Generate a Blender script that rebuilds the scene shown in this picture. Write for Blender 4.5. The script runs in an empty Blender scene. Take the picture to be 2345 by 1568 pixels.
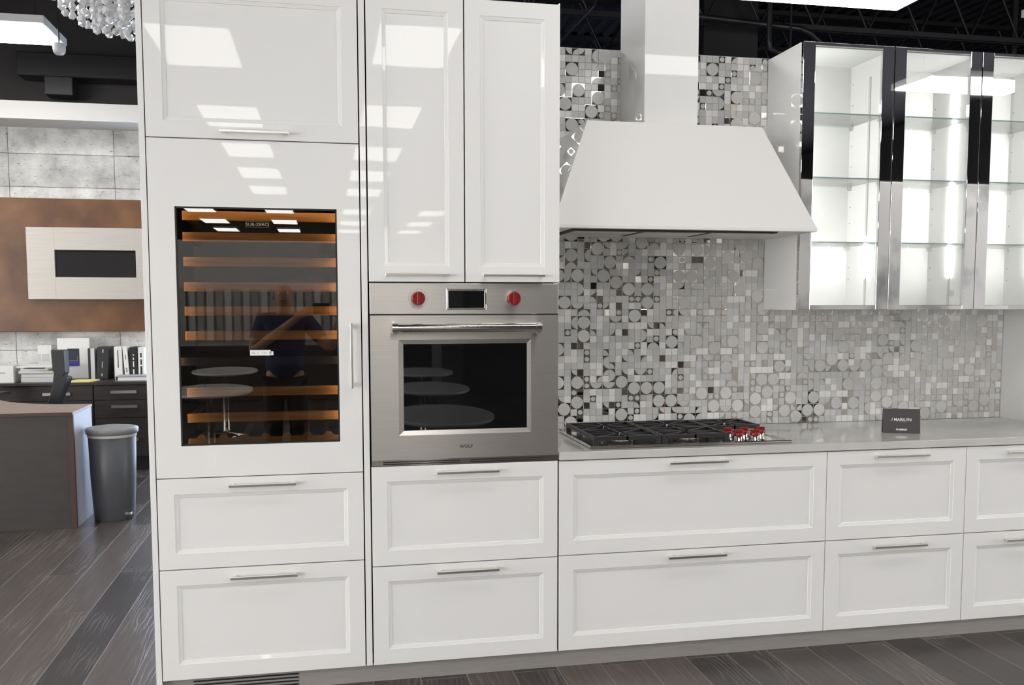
import bpy, bmesh, math, random
from mathutils import Vector, Matrix
PI = math.pi
SC = bpy.context.scene
COL = SC.collection
rnd = random.Random(7)

# ------------------------------------------------------------------ materials
def new_mat(name):
    m = bpy.data.materials.new(name); m.use_nodes = True
    return m, m.node_tree.nodes, m.node_tree.links, m.node_tree.nodes['Principled BSDF']
def mat(name, c, rough=.5, metal=0., spec=.5, coat=0., bump=None, aniso=0., emit=None, es=1., trans=0.):
    m, N, L, b = new_mat(name)
    b.inputs['Base Color'].default_value = (*c, 1)
    b.inputs['Roughness'].default_value = rough
    b.inputs['Metallic'].default_value = metal
    b.inputs['Specular IOR Level'].default_value = spec
    b.inputs['Coat Weight'].default_value = coat
    b.inputs['Anisotropic'].default_value = aniso
    b.inputs['Transmission Weight'].default_value = trans
    if emit:
        b.inputs['Emission Color'].default_value = (*emit, 1); b.inputs['Emission Strength'].default_value = es
    if bump:
        sc, st, stretch = bump
        tc = N.new('ShaderNodeTexCoord'); mp = N.new('ShaderNodeMapping'); mp.inputs['Scale'].default_value = stretch
        nz = N.new('ShaderNodeTexNoise'); nz.inputs['Scale'].default_value = sc; nz.inputs['Detail'].default_value = 3
        bp = N.new('ShaderNodeBump'); bp.inputs['Strength'].default_value = st; bp.inputs['Distance'].default_value = .01
        L.new(tc.outputs['Object'], mp.inputs[0]); L.new(mp.outputs[0], nz.inputs[0])
        L.new(nz.outputs[0], bp.inputs['Height']); L.new(bp.outputs[0], b.inputs['Normal'])
    return m
def noise_mat(name, c1, c2, scale, stretch=(1, 1, 1), rough=.5, metal=0., spec=.5, detail=5, lo=.35, hi=.65, bump=0., aniso=0.):
    m, N, L, b = new_mat(name)
    tc = N.new('ShaderNodeTexCoord'); mp = N.new('ShaderNodeMapping'); mp.inputs['Scale'].default_value = stretch
    nz = N.new('ShaderNodeTexNoise'); nz.inputs['Scale'].default_value = scale; nz.inputs['Detail'].default_value = detail
    cr = N.new('ShaderNodeValToRGB'); cr.color_ramp.elements[0].position = lo; cr.color_ramp.elements[1].position = hi
    cr.color_ramp.elements[0].color = (*c1, 1); cr.color_ramp.elements[1].color = (*c2, 1)
    L.new(tc.outputs['Object'], mp.inputs[0]); L.new(mp.outputs[0], nz.inputs[0]); L.new(nz.outputs[0], cr.inputs[0])
    L.new(cr.outputs[0], b.inputs['Base Color'])
    b.inputs['Roughness'].default_value = rough; b.inputs['Metallic'].default_value = metal
    b.inputs['Specular IOR Level'].default_value = spec; b.inputs['Anisotropic'].default_value = aniso
    if bump:
        bp = N.new('ShaderNodeBump'); bp.inputs['Strength'].default_value = bump; bp.inputs['Distance'].default_value = .004
        L.new(nz.outputs[0], bp.inputs['Height']); L.new(bp.outputs[0], b.inputs['Normal'])
    return m
def pane_mat(name, tint, ior=1.5, rough=0.0, gain=1.0):
    m = bpy.data.materials.new(name); m.use_nodes = True
    N = m.node_tree.nodes; L = m.node_tree.links; N.clear()
    o = N.new('ShaderNodeOutputMaterial'); mx = N.new('ShaderNodeMixShader'); t = N.new('ShaderNodeBsdfTransparent')
    g = N.new('ShaderNodeBsdfGlossy'); f = N.new('ShaderNodeFresnel'); ml = N.new('ShaderNodeMath'); ml.operation = 'MULTIPLY'
    ml.inputs[1].default_value = gain; f.inputs['IOR'].default_value = ior
    t.inputs[0].default_value = (*tint, 1); g.inputs['Roughness'].default_value = rough
    L.new(f.outputs[0], ml.inputs[0]); L.new(ml.outputs[0], mx.inputs[0]); L.new(t.outputs[0], mx.inputs[1]); L.new(g.outputs[0], mx.inputs[2])
    L.new(mx.outputs[0], o.inputs[0])
    return m

def floor_mat():
    m, N, L, b = new_mat('dark_oak_planks')
    tc = N.new('ShaderNodeTexCoord'); sp = N.new('ShaderNodeSeparateXYZ'); cb = N.new('ShaderNodeCombineXYZ')
    L.new(tc.outputs['Object'], sp.inputs[0]); L.new(sp.outputs['Y'], cb.inputs['X']); L.new(sp.outputs['X'], cb.inputs['Y'])
    br = N.new('ShaderNodeTexBrick'); br.offset = .37; br.inputs['Scale'].default_value = 1
    br.inputs['Brick Width'].default_value = 1.9; br.inputs['Row Height'].default_value = .19
    br.inputs['Mortar Size'].default_value = .0022; br.inputs['Mortar Smooth'].default_value = .2; br.inputs['Bias'].default_value = 0
    br.inputs['Color1'].default_value = (0, 0, 0, 1); br.inputs['Color2'].default_value = (1, 1, 1, 1); br.inputs['Mortar'].default_value = (.5, .5, .5, 1)
    L.new(cb.outputs[0], br.inputs[0])
    cr = N.new('ShaderNodeValToRGB'); e = cr.color_ramp.elements
    e[0].color = (.028, .023, .021, 1); e[1].color = (.105, .085, .073, 1)
    x = e.new(.5); x.color = (.058, .049, .044, 1)
    L.new(br.outputs['Color'], cr.inputs[0])
    # cathedral grain, shifted per plank
    off = N.new('ShaderNodeVectorMath'); off.operation = 'MULTIPLY_ADD'; off.inputs[1].default_value = (7, 3, 0)
    L.new(br.outputs['Color'], off.inputs[0]); L.new(cb.outputs[0], off.inputs[2])
    mp = N.new('ShaderNodeMapping'); mp.inputs['Scale'].default_value = (1.6, 11, 1); L.new(off.outputs[0], mp.inputs[0])
    wv = N.new('ShaderNodeTexWave'); wv.wave_type = 'BANDS'; wv.bands_direction = 'Y'
    wv.inputs['Scale'].default_value = 1.3; wv.inputs['Distortion'].default_value = 14; wv.inputs['Detail'].default_value = 3; wv.inputs['Detail Scale'].default_value = 1.2
    L.new(mp.outputs[0], wv.inputs[0])
    mp2 = N.new('ShaderNodeMapping'); mp2.inputs['Scale'].default_value = (3, 60, 1); L.new(off.outputs[0], mp2.inputs[0])
    nz = N.new('ShaderNodeTexNoise'); nz.inputs['Scale'].default_value = 1; nz.inputs['Detail'].default_value = 6; L.new(mp2.outputs[0], nz.inputs[0])
    mp3 = N.new('ShaderNodeMapping'); mp3.inputs['Scale'].default_value = (1, 3, 1); L.new(off.outputs[0], mp3.inputs[0])
    nz2 = N.new('ShaderNodeTexNoise'); nz2.inputs['Scale'].default_value = 1.6; nz2.inputs['Detail'].default_value = 3; L.new(mp3.outputs[0], nz2.inputs[0])
    mr = N.new('ShaderNodeMapRange'); mr.inputs[1].default_value = .55; mr.inputs[2].default_value = 1.; mr.inputs[3].default_value = 0; mr.inputs[4].default_value = 1
    L.new(wv.outputs[0], mr.inputs[0])
    sel = N.new('ShaderNodeMath'); sel.operation = 'MULTIPLY'; 
    gate = N.new('ShaderNodeMapRange'); gate.inputs[1].default_value = .48; gate.inputs[2].default_value = .62; L.new(nz2.outputs[0], gate.inputs[0])
    L.new(mr.outputs[0], sel.inputs[0]); L.new(gate.outputs[0], sel.inputs[1])
    a1 = N.new('ShaderNodeMix'); a1.data_type = 'RGBA'; a1.blend_type = 'ADD'; a1.inputs[0].default_value = 1
    sc = N.new('ShaderNodeMix'); sc.data_type = 'RGBA'; sc.inputs[6].default_value = (0, 0, 0, 1); sc.inputs[7].default_value = (.065, .06, .056, 1)
    L.new(sel.outputs[0], sc.inputs[0]); L.new(cr.outputs[0], a1.inputs[6]); L.new(sc.outputs[2], a1.inputs[7])
    ml = N.new('ShaderNodeMix'); ml.data_type = 'RGBA'; ml.blend_type = 'MULTIPLY'; ml.inputs[0].default_value = 1
    cr2 = N.new('ShaderNodeValToRGB'); cr2.color_ramp.elements[0].color = (.72, .72, .72, 1); cr2.color_ramp.elements[1].color = (1.2, 1.2, 1.2, 1)
    cr2.color_ramp.elements[0].position = .3; cr2.color_ramp.elements[1].position = .7
    L.new(nz.outputs[0], cr2.inputs[0]); L.new(a1.outputs[2], ml.inputs[6]); L.new(cr2.outputs[0], ml.inputs[7])
    sm = N.new('ShaderNodeMix'); sm.data_type = 'RGBA'; sm.inputs[7].default_value = (.20, .19, .185, 1)  # pale seams: light caught on plank bevels, put into the colour
    L.new(br.outputs['Fac'], sm.inputs[0]); L.new(ml.outputs[2], sm.inputs[6]); L.new(sm.outputs[2], b.inputs['Base Color'])
    b.inputs['Roughness'].default_value = .34
    h = N.new('ShaderNodeMath'); h.operation = 'ADD'; L.new(sel.outputs[0], h.inputs[0]); L.new(nz.outputs[0], h.inputs[1])
    h2 = N.new('ShaderNodeMath'); h2.operation = 'MULTIPLY_ADD'; h2.inputs[1].default_value = -4; L.new(br.outputs['Fac'], h2.inputs[0]); L.new(h.outputs[0], h2.inputs[2])
    bp = N.new('ShaderNodeBump'); bp.inputs['Strength'].default_value = .35; bp.inputs['Distance'].default_value = .0015
    L.new(h2.outputs[0], bp.inputs['Height']); L.new(bp.outputs[0], b.inputs['Normal'])
    return m

def concrete_mat():
    m, N, L, b = new_mat('concrete_wallpaper')
    tc = N.new('ShaderNodeTexCoord'); sp = N.new('ShaderNodeSeparateXYZ'); cb = N.new('ShaderNodeCombineXYZ')
    L.new(tc.outputs['Object'], sp.inputs[0]); L.new(sp.outputs['X'], cb.inputs['X']); L.new(sp.outputs['Z'], cb.inputs['Y'])
    mp = N.new('ShaderNodeMapping'); mp.inputs['Location'].default_value = (3.02 + 9.2, -2.6 + 3.05, 0); L.new(cb.outputs[0], mp.inputs[0])
    br = N.new('ShaderNodeTexBrick'); br.offset = 0; br.inputs['Scale'].default_value = 1; br.inputs['Brick Width'].default_value = .92
    br.inputs['Row Height'].default_value = .305; br.inputs['Mortar Size'].default_value = .004; br.inputs['Mortar Smooth'].default_value = .6
    br.inputs['Color1'].default_value = (.60, .60, .58, 1); br.inputs['Color2'].default_value = (.78, .78, .76, 1); br.inputs['Mortar'].default_value = (.10, .10, .10, 1)
    L.new(mp.outputs[0], br.inputs[0])
    n1 = N.new('ShaderNodeTexNoise'); n1.inputs['Scale'].default_value = 3.5; n1.inputs['Detail'].default_value = 8; n1.inputs['Roughness'].default_value = .65
    L.new(cb.outputs[0], n1.inputs[0])
    c1 = N.new('ShaderNodeValToRGB'); c1.color_ramp.elements[0].position = .32; c1.color_ramp.elements[1].position = .62
    c1.color_ramp.elements[0].color = (.50, .50, .50, 1); c1.color_ramp.elements[1].color = (1.05, 1.05, 1.05, 1); L.new(n1.outputs[0], c1.inputs[0])
    mp2 = N.new('ShaderNodeMapping'); mp2.inputs['Scale'].default_value = (22, 70, 1); L.new(cb.outputs[0], mp2.inputs[0])
    n2 = N.new('ShaderNodeTexNoise'); n2.inputs['Scale'].default_value = 1; n2.inputs['Detail'].default_value = 4; L.new(mp2.outputs[0], n2.inputs[0])
    c2 = N.new('ShaderNodeValToRGB'); c2.color_ramp.elements[0].position = .28; c2.color_ramp.elements[1].position = .38
    c2.color_ramp.elements[0].color = (.22, .22, .22, 1); c2.color_ramp.elements[1].color = (1, 1, 1, 1); L.new(n2.outputs[0], c2.inputs[0])
    x1 = N.new('ShaderNodeMix'); x1.data_type = 'RGBA'; x1.blend_type = 'MULTIPLY'; x1.inputs[0].default_value = 1
    x2 = N.new('ShaderNodeMix'); x2.data_type = 'RGBA'; x2.blend_type = 'MULTIPLY'; x2.inputs[0].default_value = 1
    L.new(br.outputs['Color'], x1.inputs[6]); L.new(c1.outputs[0], x1.inputs[7]); L.new(x1.outputs[2], x2.inputs[6]); L.new(c2.outputs[0], x2.inputs[7])
    L.new(x2.outputs[2], b.inputs['Base Color'])
    b.inputs['Roughness'].default_value = .32
    bp = N.new('ShaderNodeBump'); bp.inputs['Strength'].default_value = .5; bp.inputs['Distance'].default_value = .006
    L.new(n2.outputs[0], bp.inputs['Height']); L.new(bp.outputs[0], b.inputs['Normal'])
    return m

M = {}
M['lacquer'] = mat('white_gloss_lacquer', (.80, .795, .785), rough=.014, spec=.30, bump=(5, .008, (1, 1, 1)))
M['lacquer_side'] = M['lacquer']
M['satin'] = mat('white_satin', (.70, .695, .68), rough=.45, spec=.3)
M['inner_white'] = mat('white_melamine', (.84, .84, .83), rough=.4, spec=.3)
M['panel_grey'] = mat('pale_grey_side_panel', (.60, .595, .58), rough=.5, spec=.3)
M['hood_white'] = mat('white_painted_hood', (.76, .75, .735), rough=.38, spec=.35)
M['nickel'] = mat('brushed_nickel', (.80, .77, .73), rough=.28, metal=1)
M['chrome'] = mat('polished_chrome', (.86, .86, .87), rough=.02, metal=1, bump=(3, .03, (1, 1, .4)))
M['steel'] = noise_mat('brushed_steel', (.74, .70, .655), (.80, .765, .72), 4, (1, 1, 160), rough=.33, metal=1, aniso=.75)
M['steel'].node_tree.nodes['Principled BSDF'].inputs['Anisotropic Rotation'].default_value = .25
M['steel_pol'] = mat('polished_steel', (.74, .71, .67), rough=.13, metal=1)
M['toe'] = noise_mat('brushed_aluminium_plinth', (.36, .34, .325), (.40, .38, .365), 6, (1, 1, 30), rough=.42, metal=.25)
M['black'] = mat('black_gap', (.012, .012, .012), rough=.6)
M['black_gloss'] = mat('black_display_glass', (.006, .006, .007), rough=.03, spec=.5)
M['oven_glass'] = mat('black_oven_glass', (.004, .004, .005), rough=.015, spec=.55)
M['red'] = mat('red_knob', (.21, .008, .007), rough=.28, spec=.5)
M['iron'] = mat('black_cast_iron', (.022, .021, .022), rough=.42, spec=.5)
M['brass'] = mat('burner_brass', (.62, .50, .34), rough=.3, metal=1)
M['quartz'] = noise_mat('grey_quartz', (.50, .49, .475), (.62, .61, .60), 3.2, rough=.07, spec=.5, detail=9, lo=.3, hi=.75)
M['cardbrown'] = mat('dark_grey_card', (.055, .050, .050), rough=.5)
M['white_print'] = mat('white_print', (.85, .85, .84), rough=.5)
M['grey_print'] = mat('pale_grey_print', (.36, .33, .30), rough=.4)
M['dim_print'] = mat('faint_grey_print', (.22, .21, .20), rough=.5)
M['black_print'] = mat('black_print', (.03, .025, .025), rough=.5)
M['wood'] = noise_mat('amber_beech_rail', (.42, .19, .055), (.60, .30, .10), 3, (1, 1, 25), rough=.4)
M['liner'] = mat('dark_fridge_liner', (.035, .033, .035), rough=.4)
M['wine_pane'] = pane_mat('tinted_wine_door_glass', (.72, .70, .68), 1.52, gain=2.0)
M['cab_pane'] = pane_mat('clear_door_glass', (.99, .995, .99), 1.5, gain=1.1)
M['shelf_glass'] = pane_mat('clear_shelf_glass', (.985, .995, .99), 1.45, gain=.6)
M['shelf_edge'] = mat('green_glass_edge', (.42, .60, .58), rough=.2)
M['led'] = mat('cabinet_led_strip', (1, 1, 1), emit=(1, .985, .97), es=42)
M['warm_led'] = mat('wine_cooler_led', (1, .8, .5), emit=(1, .76, .50), es=20)
M['lamp'] = mat('ceiling_panel_diffuser', (1, 1, 1), emit=(1, .985, .96), es=9.5)
M['lamp_frame'] = mat('white_lamp_frame', (.6, .6, .6), rough=.5)
M['floor'] = floor_mat()
M['concrete'] = concrete_mat()
M['deck'] = mat('black_painted_deck', (.034, .034, .040), rough=.9, spec=.05)
M['blacksteel'] = mat('black_painted_steel', (.012, .012, .014), rough=.4)
M['darkwall'] = noise_mat('charcoal_wall', (.018, .016, .016), (.026, .023, .023), 3, rough=.6)
M['greywall'] = mat('pale_grey_wall', (.68, .68, .67), rough=.8)
M['soffit'] = mat('white_soffit', (.74, .73, .71), rough=.6)
M['leather'] = noise_mat('mottled_brown_panel', (.085, .032, .010), (.21, .095, .036), 3.2, rough=.32, detail=7, lo=.3, hi=.72, bump=.15)
M['steel_lt'] = noise_mat('pale_brushed_steel', (.46, .43, .395), (.50, .475, .44), 3, (1, 1, 60), rough=.4, metal=.5)
M['smoke_glass'] = mat('smoked_glass', (.030, .028, .030), rough=.08)
M['walnut'] = noise_mat('charcoal_brown_laminate', (.036, .031, .029), (.044, .038, .036), 5, (1, 1, 4), rough=.5)
M['desktop'] = noise_mat('taupe_laminate', (.23, .17, .14), (.28, .21, .17), 30, rough=.5)
M['desk_edge'] = mat('dark_red_brown_edging', (.060, .028, .022), rough=.5)
M['greylam'] = mat('pale_grey_laminate', (.34, .34, .36), rough=.5)
M['espresso'] = noise_mat('espresso_wood', (.020, .015, .014), (.032, .026, .024), 5, (1, 1, 12), rough=.42)
M['bin'] = mat('grey_plastic_bin', (.082, .084, .092), rough=.42)
M['binlid'] = mat('grey_plastic_lid', (.20, .205, .205), rough=.4)
M['bag'] = mat('white_bin_liner', (.62, .56, .54), rough=.5)
M['bagred'] = mat('red_liner_drawstring', (.45, .10, .06), rough=.5)
M['blackplastic'] = mat('black_plastic', (.016, .016, .018), rough=.35)
M['paper'] = mat('white_paper', (.74, .74, .72), rough=.7)
M['paper2'] = mat('grey_white_paper', (.55, .55, .55), rough=.7)
M['yellow'] = mat('yellow_paper', (.80, .72, .28), rough=.7)
M['navy'] = mat('navy_print', (.012, .014, .035), rough=.5)
M['blue'] = mat('royal_blue_print', (.03, .03, .30), rough=.5)
M['frost'] = mat('frosted_dome', (.5, .5, .52), rough=.3)
M['daylight'] = mat('frosted_daylit_glass', (1, 1, 1), emit=(.58, .72, 1), es=6)
M['side_fill'] = mat('side_fill_glow', (1, 1, 1), emit=(1, .985, .96), es=8)  # emissive sheet added to even out light on the cabinet fronts
M['m_white'] = mat('mosaic_white_stone', (.88, .87, .86), rough=.25)
M['m_grey'] = mat('mosaic_frosted_glass', (.60, .605, .595), rough=.12, spec=.5)
M['m_grey2'] = mat('mosaic_pale_glass', (.68, .68, .67), rough=.12, spec=.5)
M['m_mirror'] = mat('mosaic_mirror', (.74, .71, .66), rough=.035, metal=1)
M['m_grout'] = mat('mosaic_grout', (.72, .70, .66), rough=.7)
M['crystal'] = mat('clear_crystal', (.97, .97, .97), rough=.02, trans=.35, spec=1)
M['white_table'] = mat('white_tabletop', (.78, .78, .77), rough=.25)
M['skin'] = mat('skin', (.55, .30, .20), rough=.5)
M['shirt'] = mat('dark_blue_shirt', (.020, .030, .11), rough=.8)
M['trouser'] = mat('black_trousers', (.015, .015, .018), rough=.8)
M['marble'] = noise_mat('pale_veined_marble', (.30, .30, .295), (.70, .69, .67), 1.6, rough=.3, detail=9, lo=.36, hi=.50)
M['slat'] = mat('pale_slat', (.48, .47, .45), rough=.5)

# ------------------------------------------------------------------ mesh builder
class MB:
    def __init__(s): s.v = []; s.f = []; s.m = []; s.sm = []
    def add(s, vs, fs, mi=0, smooth=False):
        k = len(s.v); s.v += [tuple(v) for v in vs]
        for f in fs: s.f.append(tuple(k + i for i in f)); s.m.append(mi); s.sm.append(smooth)
        return s
    def box(s, x0, x1, y0, y1, z0, z1, mi=0):
        if x0 > x1: x0, x1 = x1, x0
        if y0 > y1: y0, y1 = y1, y0
        if z0 > z1: z0, z1 = z1, z0
        v = [(x0, y0, z0), (x1, y0, z0), (x1, y1, z0), (x0, y1, z0), (x0, y0, z1), (x1, y0, z1), (x1, y1, z1), (x0, y1, z1)]
        return s.add(v, [(0, 3, 2, 1), (4, 5, 6, 7), (0, 1, 5, 4), (1, 2, 6, 5), (2, 3, 7, 6), (3, 0, 4, 7)], mi)
    def bbox(s, x0, x1, y0, y1, z0, z1, mi=0, b=.002):
        # box with chamfered edges on all sides
        cx, cy, cz = (x0 + x1) / 2, (y0 + y1) / 2, (z0 + z1) / 2
        bm = bmesh.new(); bmesh.ops.create_cube(bm, size=1)
        for v in bm.verts: v.co = Vector((cx + v.co.x * abs(x1 - x0), cy + v.co.y * abs(y1 - y0), cz + v.co.z * abs(z1 - z0)))
        bmesh.ops.bevel(bm, geom=bm.edges[:], offset=b, segments=2, profile=.5, affect='EDGES')
        return s.bm(bm, mi)
    def bm(s, bm, mi=0, smooth=False):
        bm.verts.index_update()
        vs = [v.co[:] for v in bm.verts]; fs = [[v.index for v in f.verts] for f in bm.faces]
        bm.free(); return s.add(vs, fs, mi, smooth)
    def rings(s, x0, x1, z0, z1, prof, y=0., mi=0, close=True, mis=None):
        # nested rectangles facing -y: prof = [(inset, depth)]
        vs = []; fs = []; ms = []
        for i, (a, d) in enumerate(prof):
            vs += [(x0 + a, y + d, z0 + a), (x1 - a, y + d, z0 + a), (x1 - a, y + d, z1 - a), (x0 + a, y + d, z1 - a)]
            if i:
                p = 4 * (i - 1); q = 4 * i
                for j in range(4):
                    k = (j + 1) % 4
                    s_m = mi if mis is None else mis[i - 1]
                    fs.append((p + j, p + k, q + k, q + j)); ms.append(s_m)
        if close:
            q = 4 * (len(prof) - 1); fs.append((q, q + 1, q + 2, q + 3)); ms.append(mi if mis is None else mis[-1])
        for f, m_ in zip(fs, ms): s.add(vs, [], 0); break
        k = len(s.v) - len(vs)
        for f, m_ in zip(fs, ms): s.f.append(tuple(k + i for i in f)); s.m.append(m_); s.sm.append(False)
        return s
    def cyl(s, p, q, r0, r1=None, n=20, mi=0, smooth=True, caps=True):
        r1 = r0 if r1 is None else r1
        p = Vector(p); q = Vector(q); d = (q - p).normalized()
        a = d.orthogonal().normalized(); b = d.cross(a)
        vs = []
        for c, r in ((p, r0), (q, r1)):
            for i in range(n):
                t = 2 * PI * i / n; vs.append(c + a * math.cos(t) * r + b * math.sin(t) * r)
        s.add(vs, [(i, (i + 1) % n, n + (i + 1) % n, n + i) for i in range(n)], mi, smooth)
        if caps: s.add(vs[:n], [tuple(range(n))[::-1]], mi); s.add(vs[n:], [tuple(range(n))], mi)
        return s
    def tube(s, pts, r, n=10, mi=0):
        pts = [Vector(p) for p in pts]; vs = []; prev = None
        for i, p in enumerate(pts):
            d = (pts[min(i + 1, len(pts) - 1)] - pts[max(i - 1, 0)]).normalized()
            a = d.orthogonal().normalized() if prev is None else (prev - d * prev.dot(d)).normalized()
            prev = a; b = d.cross(a)
            rr = r[i] if isinstance(r, (list, tuple)) else r
            for j in range(n):
                t = 2 * PI * j / n; vs.append(p + a * math.cos(t) * rr + b * math.sin(t) * rr)
        fs = []
        for i in range(len(pts) - 1):
            for j in range(n):
                k = (j + 1) % n; fs.append((i * n + j, i * n + k, (i + 1) * n + k, (i + 1) * n + j))
        s.add(vs, fs, mi, True)
        s.add(vs[:n], [tuple(range(n))[::-1]], mi); s.add(vs[-n:], [tuple(range(n))], mi)
        return s
    def lathe(s, prof, c=(0, 0, 0), n=32, mi=0, sx=1., sy=1., smooth=True):
        vs = []
        for r, z in prof:
            for i in range(n):
                t = 2 * PI * i / n; vs.append((c[0] + math.cos(t) * r * sx, c[1] + math.sin(t) * r * sy, c[2] + z))
        fs = []
        for k in range(len(prof) - 1):
            for i in range(n):
                j = (i + 1) % n; fs.append((k * n + i, k * n + j, (k + 1) * n + j, (k + 1) * n + i))
        s.add(vs, fs, mi, smooth)
        s.add(vs[:n], [tuple(range(n))[::-1]], mi); s.add(vs[-n:], [tuple(range(n))], mi)
        return s
    def prism(s, poly, z0, z1, mi=0, axis='z'):
        n = len(poly)
        def P(a, b, c):
            return {'z': (a, b, c), 'x': (c, a, b), 'y': (a, c, b)}[axis]
        vs = [P(a, b, z0) for a, b in poly] + [P(a, b, z1) for a, b in poly]
        fs = [tuple(range(n))[::-1], tuple(range(n, 2 * n))] + [(i, (i + 1) % n, n + (i + 1) % n, n + i) for i in range(n)]
        return s.add(vs, fs, mi)
    def build(s, name, mats, parent=None, bevel=0, local=False, fix=True):
        if not isinstance(mats, (list, tuple)): mats = [mats]
        org = Vector(parent['_o']) if parent is not None else Vector((0, 0, 0))
        if local: org = Vector((0, 0, 0))
        me = bpy.data.meshes.new(name)
        me.from_pydata([tuple(Vector(v) - org) for v in s.v], [], s.f)
        for m_ in mats: me.materials.append(m_)
        for p, mi, sm in zip(me.polygons, s.m, s.sm): p.material_index = mi; p.use_smooth = sm
        if fix:
            b = bmesh.new(); b.from_mesh(me); bmesh.ops.recalc_face_normals(b, faces=b.faces); b.to_mesh(me); b.free()
        me.update()
        o = bpy.data.objects.new(name, me); COL.objects.link(o)
        if parent is not None:
            o.parent = parent
        o['_o'] = [0., 0., 0.] if parent is None else list(parent['_o'])
        if bevel:
            md = o.modifiers.new('bevel', 'BEVEL'); md.width = bevel; md.segments = 2; md.limit_method = 'ANGLE'
        return o

def thing(name, label, cat, loc=(0, 0, 0), group=None, rotz=0):
    o = bpy.data.objects.new(name, None); COL.objects.link(o); o.empty_display_size = .1
    o.location = loc; o.rotation_euler = (0, 0, rotz); o['label'] = label; o['category'] = cat
    if group: o['group'] = group
    o['_o'] = list(loc)
    return o
def tag(o, label, cat, group=None, kind=None):
    o['label'] = label; o['category'] = cat
    if group: o['group'] = group
    if kind: o['kind'] = kind
    return o
def struct(o): o['kind'] = 'structure'; return o
def box_part(name, m, parent, *a, bevel=0):
    return MB().box(*a).build(name, m, parent, bevel=bevel)
def text_part(name, body, size, loc, m, parent, ext=.0004, rot=(PI / 2, 0, 0), bold=0., sx=1., local=False, shear=0.):
    cu = bpy.data.curves.new(name, 'FONT'); cu.body = body; cu.size = size; cu.align_x = 'CENTER'; cu.align_y = 'CENTER'
    cu.extrude = ext; cu.offset = bold; cu.shear = shear
    tmp = bpy.data.objects.new('tmp', cu); COL.objects.link(tmp)
    dg = bpy.context.evaluated_depsgraph_get(); me = bpy.data.meshes.new_from_object(tmp.evaluated_get(dg))
    bpy.data.objects.remove(tmp); bpy.data.curves.remove(cu)
    org = Vector((0, 0, 0)) if (parent is None or local) else Vector(parent['_o'])
    R = Matrix.Translation(Vector(loc) - org) @ Matrix.Rotation(rot[2], 4, 'Z') @ Matrix.Rotation(rot[0], 4, 'X') @ Matrix.Diagonal((sx, 1, 1, 1))
    me.transform(R); me.materials.clear(); me.materials.append(m); me.name = name
    o = bpy.data.objects.new(name, me); COL.objects.link(o)
    if parent is not None: o.parent = parent; o['_o'] = list(parent['_o'])
    else: o['_o'] = [0., 0., 0.]
    return o

# ------------------------------------------------------------------ camera
cam = bpy.data.cameras.new('camera'); camo = bpy.data.objects.new('camera', cam); COL.objects.link(camo)
camo.location = (-.1645, -3.7479, 1.5256); camo.rotation_euler = (PI / 2 - .0812, 0, -.2067)
cam.sensor_width = 36; cam.sensor_fit = 'HORIZONTAL'; cam.lens = 2177.19 / 2345 * 36
cam.shift_x = -(1203.06 - 1172.5) / 2345; cam.shift_y = (869.17 - 784) / 2345; cam.clip_start = .02; cam.clip_end = 100
SC.camera = camo

# ------------------------------------------------------------------ geometry constants (metres)
YW = .672          # face of the tiled wall
XR = 3.352         # inner face of the right end panel
ZC = .914          # worktop height
G = .0018          # half gap between fronts
FT = .020          # thickness of a front

# ------------------------------------------------------------------ setting
struct(MB().box(-9, 11, -30, 13, -.05, 0).build('floor', M['floor']))
mb = MB()
mb.box(-9, 11, -30, 13, 5.0, 5.1)
x = -9.
while x < 11:       # ribs of the roof deck run front to back
    mb.prism([(x, 5.0), (x + .02, 4.955), (x + .07, 4.955), (x + .09, 5.0)], 3.0, 13, axis='y'); x += .17
struct(mb.build('ceiling', M['deck']))
struct(MB().box(-.70, XR + .02, YW + .018, YW + .12, 0, 2.70).build('wall_behind_kitchen', M['greywall']))
struct(MB().box(-9, -1.64, 6.0, 6.12, 0, 3.20).box(-9, -1.64, 6.0, 6.12, 3.20, 5.0, 1).build('wall_office', [M['concrete'], M['darkwall']]))
struct(MB().box(-9, 11, 12.9, 13, 0, 5.0).build('wall_far', M['darkwall']))
struct(MB().box(-9.1, -9, -30, 13, 0, 5.0).build('wall_left', M['darkwall']))
struct(MB().box(11, 11.1, -30, 13, 0, 5.0).build('wall_right', M['darkwall']))
struct(MB().box(-9, 11, -30.1, -30, 0, 2.9).box(-9, 11, -30.1, -30, 2.9, 5.0, 1).build('wall_front', [M['greywall'], M['darkwall']]))
struct(MB().box(-9, -1.64, 5.55, 6.0, 3.145, 3.300).build('trim_1', M['soffit']))
# a glazed, daylit shopfront bay behind the kitchen run
w = struct(MB().box(-1.6, 1.6, 6.02, 6.1, 0, .08).box(-1.6, 1.6, 6.02, 6.1, 2.5, 2.6).box(-1.6, -1.53, 6.02, 6.1, 0, 2.6).box(1.53, 1.6, 6.02, 6.1, 0, 2.6).box(-.04, .04, 6.02, 6.1, 0, 2.6).build('window_1', M['blacksteel']))
MB().box(-1.53, 1.53, 6.05, 6.07, .08, 2.5).build('pane', M['daylight'], w)
for k_, xw in ((2, -8.98), (3, 10.98)):  # unseen glowing side windows, added to light the fronts evenly
    sg = 1 if xw < 0 else -1
    w = MB()
    for yy in (-15., -12., -9., -6., -3., 0.): w.box(xw, xw + sg * .08, yy - .04, yy + .04, .1, 3.3)
    w.box(xw, xw + sg * .08, -15, 0, .1, .18).box(xw, xw + sg * .08, -15, 0, 3.22, 3.3)
    w = struct(w.build('window_%d' % k_, M['blacksteel']))
    MB().box(xw + sg * .03, xw + sg * .04, -15, 0, .18, 3.22).build('pane', M['side_fill'], w)
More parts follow.
